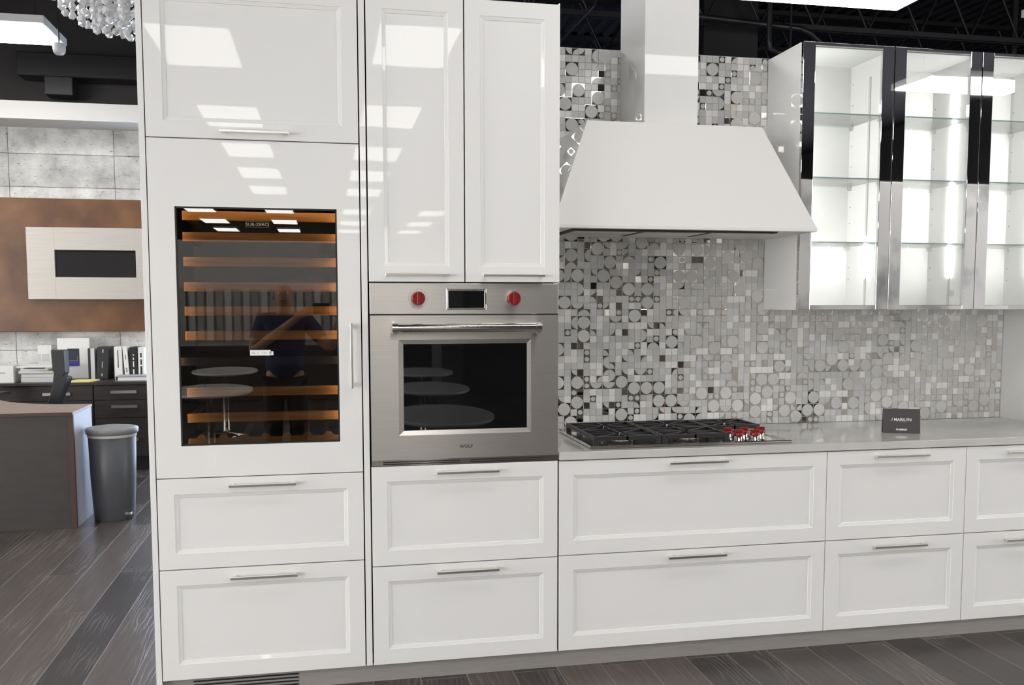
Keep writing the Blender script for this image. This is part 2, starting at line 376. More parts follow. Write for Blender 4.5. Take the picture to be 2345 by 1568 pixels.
# bar joists
def joist(y, zb, zt, x0=-9, x1=11):
    b = MB()
    b.box(x0, x1, y - .045, y - .015, zb, zb + .05).box(x0, x1, y + .015, y + .045, zb, zb + .05)
    b.box(x0, x1, y - .05, y + .05, zt - .05, zt)
    x = x0; up = True
    while x < x1 - .4:
        b.cyl((x, y, zb + .03), (x + .30, y, zt - .03), .013, n=6); b.cyl((x + .30, y, zt - .03), (x + .60, y, zb + .03), .013, n=6); x += .60
    o = b.build('steel_joist', M['blacksteel']); return o
for i, (y, lab) in enumerate([(5.45, 'black steel bar joist nearest behind the kitchen wall'), (6.95, 'second black steel bar joist behind the kitchen wall'), (8.45, 'third black steel bar joist behind the kitchen wall'), (9.95, 'farthest black steel bar joist under the roof deck'), (3.95, 'black steel bar joist above the office'),]):
    tag(joist(y, 4.30, 4.95), lab, 'joist', 'bar joists under the black roof deck')
# ducts, pipes
tag(MB().bbox(3.65, 4.25, 5.6, 6.6, 4.0, 4.9, b=.01).build('air_duct', M['blacksteel']), 'black boxed duct hanging right of the hood chimney', 'duct')
tag(MB().bbox(-2.84, -.9, 5.72, 5.97, 3.56, 3.77, b=.01).bbox(-2.62, -2.38, 5.74, 5.95, 3.40, 3.57, b=.008).build('air_duct', M['blacksteel']), 'black duct with drop above the white soffit in the office', 'duct')
def pipe(pts, r, label):
    tag(MB().tube(pts, r, 10).build('ceiling_pipe', M['blacksteel']), label, 'pipe', 'black pipes above the glass cabinets')
def arc(pts): return pts
pipe([(3.3, 5.2, 4.30), (4.3, 5.2, 4.25), (4.5, 5.2, 4.24), (4.62, 5.2, 4.20), (4.75, 5.2, 4.10), (4.9, 5.2, 4.05), (5.1, 5.2, 4.03), (9.0, 5.2, 4.02)], .028, 'thick black pipe dipping in an S bend above glass cabinets')
pipe([(4.08, 5.0, 4.6), (4.08, 5.0, 4.05), (4.10, 5.0, 3.97), (4.17, 5.0, 3.94), (4.6, 5.0, 3.93), (5.4, 5.0, 3.92)], .026, 'black pipe turning an L bend beside the glass cabinets')
pipe([(4.33, 5.05, 4.9), (4.33, 5.05, 3.6)], .012, 'thin vertical black pipe crossing the L bend pipe')
pipe([(4.35, 5.3, 4.24), (4.40, 5.3, 4.36), (4.50, 5.6, 4.45), (4.9, 8.0, 4.62)], .014, 'thin black pipe running back and up from S bend')
pipe([(2.1, 4.2, 4.02), (2.1, 9.5, 4.10)], .014, 'thin grey conduit running back left of hood chimney')
tag(MB().tube([(7.5, 5.9, 4.95), (7.5, 5.9, 4.0)], .035, 10).tube([(7.5, 5.9, 4.38), (7.5, 5.9, 4.40)], .05, 10).build('hanger_rod', M['iron']), 'dark vertical rod hanging at the right edge above cabinets', 'rod')

# ceiling lamps
def lamp(cx, cy, lx, ly, z, label=None, group=None):
    t = thing('ceiling_lamp', label or 'white square-edged unseen ceiling panel, some reflected in gloss fronts, others added as fill', 'lamp', (cx, cy, z), group or ('ceiling panels in the showroom behind the viewer' if not label else None))
    a, b = lx / 2, ly / 2
    MB().box(cx - a - .02, cx + a + .02, cy - b - .02, cy + b + .02, z + .006, z + .06).build('frame', M['lamp_frame'], t)
    MB().box(cx - a, cx + a, cy - b, cy + b, z, z + .006).build('diffuser', M['lamp'], t)
    for sx in (-1, 1):
        MB().cyl((cx + sx * a * .8, cy, z + .06), (cx + sx * a * .8, cy, 5.0), .004, n=6).build('hanger', M['blacksteel'], t)
    return t
lamp(3.26, 2.23, 1.2, .62, 3.6, 'bright white ceiling panel above the glass cabinets, top edge of photo')
lamp(-2.82, 4.46, 1.22, .62, 3.6, 'bright white ceiling panel over the office, top left')
for cx in (-1.16, .58):
    for cy in (-4.6, -7.6, -10.0, -12.4, -14.8, -18.8, -22, -25):
        lamp(cx, cy + (.35 if cx > 0 and cy > -8 else 0), .61, 1.22, 3.6)
for cx in (-2.9, 2.33):
    for cy in (-18.8, -22, -25): lamp(cx, cy, .61, 1.22, 3.6)
for cx, cy in ((-6.0, -1.3), (-3.4, -1.3), (1.3, -1.3), (4.4, -1.3), (6.2, -1.3), (-.3, 4.4), (-.3, 2.6), (-4.8, 3.2),  # added fill panels, unseen, bar those mirrored in chimney and glass cabinets
               (-7.2, -3.4), (-5.2, -3.4), (-3.4, -3.2), (-7.2, -5.6), (-5.2, -5.6), (2.78, -3.75), (5.95, -3.9), (7.8, -3.9),
               (-2.82, 2.0), (-4.8, 2.0), (-4.8, 4.46), (-7.0, 3.2), (5.5, 2.2), (.6, 2.2)):
    lamp(cx, cy, 1.22, .61, 3.6)

# ------------------------------------------------------------------ kitchen fronts
PROF = [(0, .0012), (.0012, 0), (.0600, 0), (.0612, .0020), (.0740, .0058), (.0752, .0080)]
def front(name, x0, x1, z0, z1, parent, m=None, y=0., prof=None, flat=False):
    m = m or M['lacquer']
    x0 += G; x1 -= G; z0 += G; z1 -= G
    b = MB()
    if flat: b.rings(x0, x1, z0, z1, [(0, .0012), (.0012, 0)], y)
    else: b.rings(x0, x1, z0, z1, prof or PROF, y)
    yb = y + FT
    b.add([(x0, y + .0012, z0), (x1, y + .0012, z0), (x1, y + .0012, z1), (x0, y + .0012, z1), (x0, yb, z0), (x1, yb, z0), (x1, yb, z1), (x0, yb, z1)],
          [(0, 4, 5, 1), (1, 5, 6, 2), (2, 6, 7, 3), (3, 7, 4, 0), (4, 7, 6, 5)])
    return b.build(name, m, parent, fix=False)
def handle(parent, xc, zc, L=.252, vertical=False, y=0.):
    b = MB(); d = .032
    if not vertical:
        b.bbox(xc - L / 2, xc + L / 2, y - d, y - d + .012, zc - .005, zc + .005, b=.001)
        for s in (-1, 1): b.bbox(xc + s * (L / 2 - .014) - .007, xc + s * (L / 2 - .014) + .007, y - d + .008, y + .001, zc - .005, zc + .005, b=.001)
    else:
        b.bbox(xc - .005, xc + .005, y - d, y - d + .012, zc - L / 2, zc + L / 2, b=.001)
        for s in (-1, 1): b.bbox(xc - .005, xc + .005, y - d + .008, y + .001, zc + s * (L / 2 - .014) - .007, zc + s * (L / 2 - .014) + .007, b=.001)
    return b.build('handle', M['nickel'], parent)

ZB = .077
# --- column 1: wine column cabinet
X0, X1, X2, X3, X4 = -.8215, -.799, -.029, .0005, .7575
TOPZ = 2.80
c1 = thing('tall_cabinet', 'tall white gloss cabinet surrounding the wine cooler, leftmost', 'cabinet', (-.41, .33, 0))
MB().bbox(X0, X1 - .002, 0, .668, .0, TOPZ, b=.001).build('side_panel', M['lacquer'], c1)
MB().bbox(X2 + .003, X3 - .0035, 0, .668, ZB, TOPZ, b=.001).build('side_panel', M['lacquer'], c1)
MB().box(X1 - .002, X2 + .003, .64, .668, .08, TOPZ).box(X1 - .002, X2 + .003, .024, .64, 2.13, 2.145).box(X1 - .002, X2 + .003, .024, .64, .845, .857).box(X1 - .002, X2 + .003, .024, .64, .08, .095).box(X1 - .002, X2 + .003, .024, .64, TOPZ - .018, TOPZ).build('carcass', M['black'], c1)
d = front('lift_door', X1, X2, 2.129, 2.697, c1); handle(d, -.410, 2.157)
d = front('top_front', X1, X2, 2.699, TOPZ, c1, flat=True)
d = front('drawer', X1, X2, .5085, .8613, c1); handle(d, -.411, .829)
d = front('drawer', X1, X2, ZB - .002, .5085, c1); handle(d, -.413, .471)
# --- wine cooler
wc = thing('wine_cooler', 'built-in wine cooler with tinted glass window and wooden racks', 'wine cooler', (-.41, .33, .86))
wx0, wx1, wz0, wz1 = -.7055, -.1165, .984, 1.880
x0, x1, z0, z1 = X1 + G, X2 - G, .8613 + G, 2.129 - G
b = MB()
b.add([(x0, 0, z0), (x1, 0, z0), (x1, 0, z1), (x0, 0, z1), (wx0, 0, wz0), (wx1, 0, wz0), (wx1, 0, wz1), (wx0, 0, wz1),
       (wx0, .016, wz0), (wx1, .016, wz0), (wx1, .016, wz1), (wx0, .016, wz1), (x0, FT, z0), (x1, FT, z0), (x1, FT, z1), (x0, FT, z1)],
      [(0, 1, 5, 4), (1, 2, 6, 5), (2, 3, 7, 6), (3, 0, 4, 7), (4, 5, 9, 8), (5, 6, 10, 9), (6, 7, 11, 10), (7, 4, 8, 11),
       (0, 12, 13, 1), (1, 13, 14, 2), (2, 14, 15, 3), (3, 15, 12, 0)])
door = b.build('door_panel', M['lacquer'], wc, fix=False)
handle(door, -.0675, 1.320, vertical=True)
MB().box(wx0 - .002, wx1 + .002, .0035, .008, wz0 - .002, wz1 + .002).build('window_glass', M['wine_pane'], door)
b = MB()
t = .006
b.box(wx0, wx0 + t, .001, .012, wz0, wz1).box(wx1 - t, wx1, .001, .012, wz0, wz1).box(wx0, wx1, .001, .012, wz0, wz0 + t).box(wx0, wx1, .001, .012, wz1 - t, wz1)
b.build('window_gasket', M['black'], door)
# liner shell (open towards the door)
b = MB(); lx0, lx1, lz0, lz1 = -.72, -.10, .965, 1.90
b.box(lx0 - .01, lx0, .021, .60, lz0, lz1).box(lx1, lx1 + .01, .021, .60, lz0, lz1).box(lx0, lx1, .021, .60, lz1, lz1 + .01).box(lx0, lx1, .021, .60, lz0 - .01, lz0).box(lx0 - .01, lx1 + .01, .60, .61, lz0, lz1)
b.build('liner', M['liner'], wc)
zr = [1.853, 1.773, 1.680, 1.585, 1.493, 1.399, 1.182, 1.083]
b0 = None
def rail(z, k):
    b = MB(); b.box(-.688, lx1 - .004, .060, .078, z - .018, z + .017)
    b.box(-.688, -.676, .078, .55, z - .012, z + .008).box(lx1 - .016, lx1 - .004, .078, .55, z - .012, z + .008)
    r = b.build('wood_rack', M['wood'], wc, bevel=.0015)
for k, z in enumerate(zr): rail(z, k)
b = MB(); z = .995
b.box(-.688, lx1 - .004, .060, .078, z - .018, z + .008)
xx = -.66
for i in range(7):
    b.prism([(xx + i * .08, z + .006), (xx + i * .08 + .012, z + .022), (xx + i * .08 + .028, z + .022), (xx + i * .08 + .04, z + .006)], .060, .078, axis='y')
for i in range(7): b.box(xx + i * .08, xx + i * .08 + .02, .078, .52, z - .006, z + .004)
b.build('bottom_cradle', M['wood'], wc)
MB().box(lx0, lx1, .05, .55, 1.285, 1.315).build('zone_divider', M['liner'], wc)
for xa in (lx0 + .001, lx1 - .005):  # left strip shows a warm glow; right one added to brighten the racks
    MB().box(xa, xa + .004, .026, .032, 1.00, 1.88).build('interior_fill_light', M['warm_led'], wc)
MB().box(lx0 + .01, lx1 - .01, .026, .032, lz1 - .005, lz1 - .001).build('interior_fill_light', M['warm_led'], wc)  # hidden top strip, added to light the rack fronts
text_part('maker_lettering', 'SUB-ZERO', .0145, (-.411, .0030, 1.8175), M['grey_print'], door, ext=.0002, sx=1.25)
b = MB()
for q in ((-.453, -.369, 1.8268, 1.8278), (-.453, -.369, 1.8075, 1.8085), (-.453, -.452, 1.8075, 1.8278), (-.370, -.369, 1.8075, 1.8278)):
    b.box(q[0], q[1], .0028, .0034, q[2], q[3])
b.build('lettering_border', M['dim_print'], door)
lb = MB().box(-.448, -.372, .0026, .0034, 1.3235, 1.3445).box(-.374, -.362, .0026, .0034, 1.3245, 1.339).build('white_tag', M['white_print'], door)
b = MB()
for xx in (-.441, -.436, -.432, -.420, -.404, -.396, -.389, -.378, -.370): b.box(xx, xx + .0018 + .002 * (int(xx * 1e4) % 2), .0022, .0027, 1.330, 1.337)
b.build('tag_marks', M['grey_print'], lb)

# --- column 2: oven column cabinet
c2 = thing('tall_cabinet', 'tall white gloss cabinet holding the stainless oven', 'cabinet', (.38, .33, 0))
MB().bbox(X4 + .0005, X4 + .0042, 0, .668, 1.604, 2.70, b=.0004).build('side_panel', M['lacquer'], c2)
MB().bbox(X4 - .014, X4 + .0040, .022, .668, ZB, 1.604, b=.0004).build('side_panel', M['lacquer'], c2)
MB().box(X3 + .001, X4 - .001, .64, .668, .08, 2.69).box(X3 + .001, X4 - .001, .024, .64, 1.60, 1.613).box(X3 + .001, X4 - .001, .024, .64, .868, .880).box(X3 + .001, X4 - .001, .024, .64, .08, .095).box(X3 + .001, X4 - .001, .024, .64, 2.675, 2.692).build('carcass', M['black'], c2)
d = front('door', X3, .3770, 1.604, 2.7005, c2); handle(d, .190, 1.632)
d = front('door', .3785, X4 + .004, 1.604, 2.697, c2); handle(d, .572, 1.632)
d = front('drawer', X3, X4 + .001, .4775, .8800, c2); handle(d, .384, .850)
d = front('drawer', X3, X4 + .001, ZB - .002, .4775, c2); handle(d, .382, .446)

# --- wall oven
ov = thing('built_in_oven', 'stainless steel built-in wall oven with red knobs and black glass', 'oven', (.38, .3, .88))
ox0, ox1 = X3 + .003, X4 - .001
YO = -.004
MB().box(ox0 + .01, ox1 - .01, .025, .56, .883, 1.598).build('housing', M['black'], ov)
cp = MB().bbox(ox0, ox1, YO, .022, 1.4795, 1.6005, b=.0015).build('control_panel', M['steel'], ov)
b = MB().rings(.3025, .4615, 1.4965, 1.5785, [(0, -.0045), (.0015, -.0055), (.006, -.0055), (.0075, -.0045)], YO + .0045, close=False); b.build('display_frame', M['steel_pol'], cp)
MB().box(.3095, .4545, YO - .0008, YO + .001, 1.5035, 1.5715).build('display', M['black_gloss'], cp)
def oven_knob(xc, zc, dial=True):
    k = MB()
    k.cyl((xc, YO, zc), (xc, YO - .010, zc), .0300, .0285, n=36, mi=0)
    k.cyl((xc, YO - .010, zc), (xc, YO - .034, zc), .0270, .0255, n=36, mi=1)
    k.cyl((xc, YO - .034, zc), (xc, YO - .036, zc), .0255, .0235, n=36, mi=1)
    k.bbox(xc - .006, xc + .006, YO - .041, YO - .030, zc - .0235, zc + .0235, mi=1, b=.002)
    kn = k.build('knob', [M['steel_pol'], M['red']], cp)
    kn['label'] = 'red knob in a steel bezel'
    if dial:
        d_ = MB()
        for i in range(13):
            a = math.radians(-150 + i * 25); rr = .0365
            p = Vector((xc + math.sin(a) * rr, YO - .0006, zc + math.cos(a) * rr)); q = Vector((math.cos(a), 0, -math.sin(a))) * .0055; n_ = Vector((math.sin(a), 0, math.cos(a))) * .0008
            d_.add([p - q - n_, p + q - n_, p + q + n_, p - q + n_], [(0, 1, 2, 3)])
        d_.build('dial_marks', M['grey_print'], cp)
oven_knob(.1905, 1.541, True)
oven_knob(.5705, 1.541, False)
MB().box(ox0, ox1, YO + .006, .02, 1.474, 1.4795).build('gap_shadow_strip', M['black'], ov)
b = MB()
dz0, dz1 = .9045, 1.4745
gx0, gx1, gz0, gz1 = .133, .6265, 1.0205, 1.361
bx0, bx1, bz0, bz1 = .112, .6435, 1.001, 1.379
b.add([(ox0, YO, dz0), (ox1, YO, dz0), (ox1, YO, dz1), (ox0, YO, dz1), (bx0, YO, bz0), (bx1, YO, bz0), (bx1, YO, bz1), (bx0, YO, bz1),
       (gx0, YO + .005, gz0), (gx1, YO + .005, gz0), (gx1, YO + .005, gz1), (gx0, YO + .005, gz1), (ox0, .022, dz0), (ox1, .022, dz0), (ox1, .022, dz1), (ox0, .022, dz1)],
      [(0, 1, 5, 4), (1, 2, 6, 5), (2, 3, 7, 6), (3, 0, 4, 7), (4, 5, 9, 8), (5, 6, 10, 9), (6, 7, 11, 10), (7, 4, 8, 11), (0, 12, 13, 1), (1, 13, 14, 2), (2, 14, 15, 3), (3, 15, 12, 0)])
od = b.build('oven_door', M['steel'], ov, fix=False)
MB().box(gx0 - .001, gx1 + .001, YO + .0046, YO + .009, gz0 - .001, gz1 + .001).build('oven_window', M['oven_glass'], od)
h = MB(); hz = 1.4265; hy = YO - .052
h.cyl((.092, hy, hz), (.665, hy, hz), .0165, n=28)
for xa, xb in ((.086, .108), (.652, .674)):
    h.cyl((xa, hy, hz), (xb, hy, hz), .0192, n=28)
h.bbox(.087, .104, hy, YO, hz - .022, hz + .016, b=.002).bbox(.656, .673, hy, YO, hz - .022, hz + .016, b=.002)
h.build('oven_handle', M['steel_pol'], od)
text_part('maker_lettering', 'WOLF', .0165, (.3785, YO - .0004, .9505), M['black_print'], od, ext=.0002, sx=1.15, bold=.0003)
v = MB().box(ox0, ox1, YO + .004, .022, .8815, .9035).build('vent_grille', M['steel_pol'], ov)
b = MB()
for xa, xb in ((.048, .356), (.395, .700)):
    for zz in (.8955, .8875): b.box(xa, xb, YO + .0032, YO + .0042, zz - .0022, zz + .0022)
b.build('vent_slots', M['black'], v)

# ------------------------------------------------------------------ base cabinets
XB = [X4 + .0045, 1.9677, 2.6564, XR - .001]
labs = ['wide white base cabinet with two drawers under the gas cooktop', 'white base cabinet with two drawers under the small dark card', 'white base cabinet with two drawers, cut by right photo edge']
hx = [(1.3640, .8550, 1.3640, .4520), (2.3200, .8505, 2.3240, .4450), (2.990, .8480, 2.990, .4420)]
for i in range(3):
    a, bb = XB[i], XB[i + 1]
    c = thing('base_cabinet', labs[i], 'cabinet', ((a + bb) / 2, .33, 0), 'white base cabinets under the worktop')
    k = MB()
    k.box(a + .001, a + .017, .024, .66, ZB, .876).box(bb - .017, bb - .001, .024, .66, ZB, .876).box(a + .017, bb - .017, .024, .66, ZB, ZB + .016).box(a + .017, bb - .017, .024, .66, .862, .876).box(a + .017, bb - .017, .645, .66, ZB, .876)
    k.build('carcass', M['black'], c)
    d = front('drawer', a, bb, .4801, .8775, c); handle(d, hx[i][0], hx[i][1], .262)
    d = front('drawer', a, bb, ZB - .002, .4801, c); handle(d, hx[i][2], hx[i][3], .262)

# plinth
p = thing('plinth', 'brushed grey metal plinth running under the tall and base cabinets', 'plinth', (1.3, .03, 0))
MB().box(X1, XR - .002, .028, .040, 0, ZB - .003).build('kick_board', M['toe'], p)
g = MB()
for zz in (.012, .026, .040, .054): g.box(-.69, -.292, .0255, .0282, zz, zz + .006)
g.build('vent_slots', M['black'], p)

# worktop
wt = MB().bbox(X4 + .006, XR - .001, -.0075, YW - .001, .8805, ZC, b=.0012).build('worktop', M['quartz'])
tag(wt, 'pale grey polished quartz worktop with a square front edge', 'worktop')

# right end panel
tag(MB().bbox(XR, XR + .03, -.01, YW + .1, 0, 2.70, b=.001).build('end_panel', M['panel_grey']), 'pale grey tall end panel closing the worktop at the far right', 'panel')

# ------------------------------------------------------------------ mosaic
def mosaic():
    P = .0317; x_0 = X4 + .004; nx = int((XR - x_0) / P); nz = int((2.705 - ZC) / P) ; z_0 = ZC + .0005
    mats = [M['m_grout'], M['m_white'], M['m_grey'], M['m_grey2'], M['m_mirror']]
    px = (XR - .002 - x_0) / nx; pz = (2.712 - z_0) / nz
    b = MB(); R = random.Random(21)
    y0 = YW + .006
    b.box(x_0, XR - .001, YW + .0035, YW + .014, z_0, 2.714, 0)
    used = [[False] * nz for _ in range(nx)]
    def chip(i, j, w, h, mi, tilt=.0, dep=.0, bev=.0014):
        if mi == 4: bev = .0009
        gp = .0008
        xa, xb = x_0 + i * px + gp, x_0 + (i + w) * px - gp; za, zb = z_0 + j * pz + gp, z_0 + (j + h) * pz - gp
        tx, tz = R.uniform(-tilt, tilt), R.uniform(-tilt, tilt); cx, cz = (xa + xb) / 2, (za + zb) / 2
        Y = lambda x, z: YW + dep + (x - cx) * tx + (z - cz) * tz
        q = [(xa, za), (xb, za), (xb, zb), (xa, zb)]; q2 = [(xa + bev, za + bev), (xb - bev, za + bev), (xb - bev, zb - bev), (xa + bev, zb - bev)]
        vs = [(x, y0, z) for x, z in q] + [(x, Y(x, z) + bev * (.16 if mi == 4 else .05), z) for x, z in q] + [(x, Y(x, z), z) for x, z in q2]
        fs = [(k, (k + 1) % 4, 4 + (k + 1) % 4, 4 + k) for k in range(4)] + [(4 + k, 4 + (k + 1) % 4, 8 + (k + 1) % 4, 8 + k) for k in range(4)] + [(8, 9, 10, 11)]
        b.add(vs, fs, mi)
    def disc(cx, cz, rx, rz, mi, clip=None, n=22, dep=-.0022):
        pts = []
        for k in range(n):
            t = 2 * PI * k / n; x, z = cx + math.cos(t) * rx, cz + math.sin(t) * rz
            if clip:
                x = min(max(x, clip[0]), clip[1]); z = min(max(z, clip[2]), clip[3])
            pts.append((x, z))
        c = (sum(p[0] for p in pts) / n, sum(p[1] for p in pts) / n)
        s_ = .93
        vs = [(x, YW + .001, z) for x, z in pts] + [(x, YW + dep + .0007, z) for x, z in pts] + [(c[0] + (x - c[0]) * s_, YW + dep, c[1] + (z - c[1]) * s_) for x, z in pts]
        fs = [(k, (k + 1) % n, n + (k + 1) % n, n + k) for k in range(n)] + [(n + k, n + (k + 1) % n, 2 * n + (k + 1) % n, 2 * n + k) for k in range(n)] + [tuple(range(2 * n, 3 * n))]
        b.add(vs, fs, mi)
    cells = [(i, j) for i in range(nx) for j in range(nz)]
    order = cells[:]; R.shuffle(order)
    ok = lambda i, j, w, h: i + w <= nx and j + h <= nz and not any(used[a][c] for a in range(i, i + w) for c in range(j, j + h))
    def mark(i, j, w, h):
        for a in range(i, i + w):
            for c in range(j, j + h): used[a][c] = True
    nb = int(nx * nz * .064); nh = int(nx * nz * .030)
    for i, j in order:
        if nb <= 0: break
        if ok(i, j, 2, 2):
            mark(i, j, 2, 2); nb -= 1; chip(i, j, 2, 2, 4, .012)
            disc(x_0 + (i + 1) * px, z_0 + (j + 1) * pz, px * .93, pz * .93, R.choice((2, 2, 3)))
    R.shuffle(order)
    for i, j in order:
        if nh <= 0: break
        w, h = R.choice(((2, 1), (1, 2)))
        if ok(i, j, w, h):
            mark(i, j, w, h); nh -= 1; chip(i, j, w, h, 4, .012)
            xa, xb, za, zb = x_0 + i * px + .001, x_0 + (i + w) * px - .001, z_0 + j * pz + .001, z_0 + (j + h) * pz - .001
            if w == 2: disc(x_0 + (i + 1) * px, z_0 + (j + R.choice((0, 1))) * pz, px * .93, pz * .93, 2, (xa, xb, za, zb), 28)
            else: disc(x_0 + (i + R.choice((0, 1))) * px, z_0 + (j + 1) * pz, px * .93, pz * .93, 2, (xa, xb, za, zb), 28)
    for i, j in cells:
        if used[i][j]: continue
        r = R.random(); used[i][j] = True
        xc, zc = x_0 + (i + .5) * px, z_0 + (j + .5) * pz
        if r < .20: chip(i, j, 1, 1, 1, .004)
        elif r < .275: chip(i, j, 1, 1, 4, .07)
        elif r < .36: chip(i, j, 1, 1, 4, .015); disc(xc, zc, px * .38, pz * .38, 2, None, 14)
        elif r < .44:
            chip(i, j, 1, 1, 4, .015)
            a = x_0 + (i + R.choice((0, 1))) * px; c = z_0 + (j + R.choice((0, 1))) * pz
            disc(a, c, px * .9, pz * .9, 2, (xc - px * .46, xc + px * .46, zc - pz * .46, zc + pz * .46), 28)
        else: chip(i, j, 1, 1, R.choice((2, 2, 3)), .006)
    o = b.build('mosaic_backsplash', mats)
    return o
tag(mosaic(), 'glass and mirror mosaic backsplash of small squares and discs', 'backsplash')

# ------------------------------------------------------------------ hood
hd = thing('range_hood', 'white tapered range hood with square chimney above the cooktop', 'range hood', (1.345, .39, 1.84))
kx0, kx1, ky = 1.2221, 1.4707, .3151
bx0_, bx1_, by = .7660, 1.9640, .130
tx0, tx1, ty, tz = .946, 1.752, .255, 2.302
zb = 1.8360
b = MB()
V = [(bx0_, by, zb), (bx1_, by, zb), (bx1_, YW - .004, zb), (bx0_, YW - .004, zb), (bx0_, by, zb + .012), (bx1_, by, zb + .012), (bx1_, YW - .004, zb + .012), (bx0_, YW - .004, zb + .012),
     (tx0, ty, tz), (tx1, ty, tz), (tx1, YW - .004, tz), (tx0, YW - .004, tz)]
b.add(V, [(0, 3, 2, 1), (0, 1, 5, 4), (1, 2, 6, 5), (2, 3, 7, 6), (3, 0, 4, 7), (4, 5, 9, 8), (6, 7, 11, 10), (8, 9, 10, 11)])
b.add(V, [(5, 6, 10, 9), (7, 4, 8, 11)], 1)
b.build('canopy', [M['hood_white'], M['lacquer']], hd)
MB().bbox(kx0, kx1, ky, YW - .003, tz - .001, 4.2, b=.001).build('chimney', M['lacquer'], hd)
f = MB().box(.86, 1.80, by + .05, by + .36, zb - .006, zb - .0005).build('filter_panel', M['black'], hd)
g = MB()
for i in range(3): g.box(.88 + i * .31, 1.16 + i * .31, by + .07, by + .34, zb - .009, zb - .006)
g.build('filter', M['steel'], f)

# ------------------------------------------------------------------ cooktop
ct = thing('gas_cooktop', 'stainless gas cooktop with black cast iron grates and red knobs', 'cooktop', (1.36, .3, ZC))
tx0_, tx1_, ty0_, ty1_, tzz = .905, 1.818, .036, .572, .9275
b = MB()
b.prism([(tx0_, ty0_), (tx1_, ty0_), (tx1_, ty1_), (tx0_, ty1_)], ZC + .0005, ZC + .004)
b.add([(tx0_, ty0_, tzz - .003), (tx1_, ty0_, tzz - .003), (tx1_, ty1_, tzz - .003), (tx0_, ty1_, tzz - .003), (tx0_ + .006, ty0_ + .004, tzz), (tx1_ - .006, ty0_ + .004, tzz), (tx1_ - .006, ty1_ - .004, tzz), (tx0_ + .006, ty1_ - .004, tzz),
       (tx0_ + .02, ty0_ + .016, tzz), (tx1_ - .02, ty0_ + .016, tzz), (tx1_ - .02, ty1_ - .012, tzz), (tx0_ + .02, ty1_ - .012, tzz), (tx0_ + .028, ty0_ + .024, tzz - .006), (tx1_ - .028, ty0_ + .024, tzz - .006), (tx1_ - .028, ty1_ - .02, tzz - .006), (tx0_ + .028, ty1_ - .02, tzz - .006),
       (tx0_, ty0_, ZC + .002), (tx1_, ty0_, ZC + .002), (tx1_, ty1_, ZC + .002), (tx0_, ty1_, ZC + .002)],
      [(16, 17, 1, 0), (17, 18, 2, 1), (18, 19, 3, 2), (19, 16, 0, 3)] + [(k, (k + 1) % 4, 4 + (k + 1) % 4, 4 + k) for k in range(4)] + [(4 + k, 4 + (k + 1) % 4, 8 + (k + 1) % 4, 8 + k) for k in range(4)] + [(8 + k, 8 + (k + 1) % 4, 12 + (k + 1) % 4, 12 + k) for k in range(4)] + [(12, 13, 14, 15)])
b.build('tray', M['steel_pol'], ct)
bz = tzz - .006
def burner(x, y, r):
    k = MB()
    k.lathe([(r * 1.25, 0), (r * 1.28, .003), (r * 1.02, .007), (r, .009)], (x, y, bz), 28, 1)
    k.lathe([(r, .009), (r, .017)], (x, y, bz), 28, 0)
    k.lathe([(r * .93, .017), (r * .95, .022), (r * .86, .026), (.001, .027)], (x, y, bz), 28, 1)
    k.cyl((x + r * 1.2, y, bz), (x + r * 1.2, y, bz + .022), .0035, n=8, mi=2)
    k.build('burner', [M['brass'], M['iron'], M['white_print']], ct)
BUR = [(1.075, .175, .047), (1.075, .415, .040), (1.38, .175, .047), (1.38, .415, .040), (1.668, .418, .036)]
for q in BUR: burner(*q)
def grate(x0, x1, y0, y1, burs):
    z1_, z0_ = .963, .947; w = .011; g = MB()
    B = lambda *a: g.bbox(*a, b=.0015)
    # outer frame, feet at the corners
    B(x0, x0 + w, y0, y1, z0_ - .002, z1_); B(x1 - w, x1, y0, y1, z0_ - .002, z1_); B(x0 + w, x1 - w, y0, y0 + w, z0_ - .002, z1_); B(x0 + w, x1 - w, y1 - w, y1, z0_ - .002, z1_)
    for fx in (x0, x1 - .022):
        for fy in (y0, y1 - .02):
            B(fx, fx + .022, fy, fy + .02, bz + .0005, z0_)
    if y1 - y0 > .3:
        ym = (y0 + y1) / 2; B(x0 + w, x1 - w, ym - w / 2, ym + w / 2, z0_ - .001, z1_ - .001)
    for bx, by_, r in burs:
        lim = [(x0 + w / 2, by_), (x1 - w / 2, by_)]
        yy0, yy1 = (y0, y1) if y1 - y0 < .3 else ((y0, (y0 + y1) / 2) if by_ < (y0 + y1) / 2 else ((y0 + y1) / 2, y1))
        ends = [(x0 + w / 2, yy0 + w / 2), (x1 - w / 2, yy0 + w / 2), (x1 - w / 2, yy1 - w / 2), (x0 + w / 2, yy1 - w / 2)]
        for ex, ey in ends + lim + [(bx, yy0), (bx, yy1)]:
            dx, dy = ex - bx, ey - by_; L_ = math.hypot(dx, dy); ux, uy = dx / L_, dy / L_
            a = (bx + ux * .022, by_ + uy * .022); nx_, ny_ = -uy * .0045, ux * .0045
            poly = [(a[0] + nx_, a[1] + ny_), (a[0] - nx_, a[1] - ny_), (ex - nx_, ey - ny_), (ex + nx_, ey + ny_)]
            g.prism(poly, z0_, z1_ - .001)
    g.build('grate', M['iron'], ct)
grate(.928, 1.224, .060, .536, BUR[0:2])
grate(1.230, 1.534, .060, .536, BUR[2:4])
grate(1.540, 1.792, .300, .536, BUR[4:5])
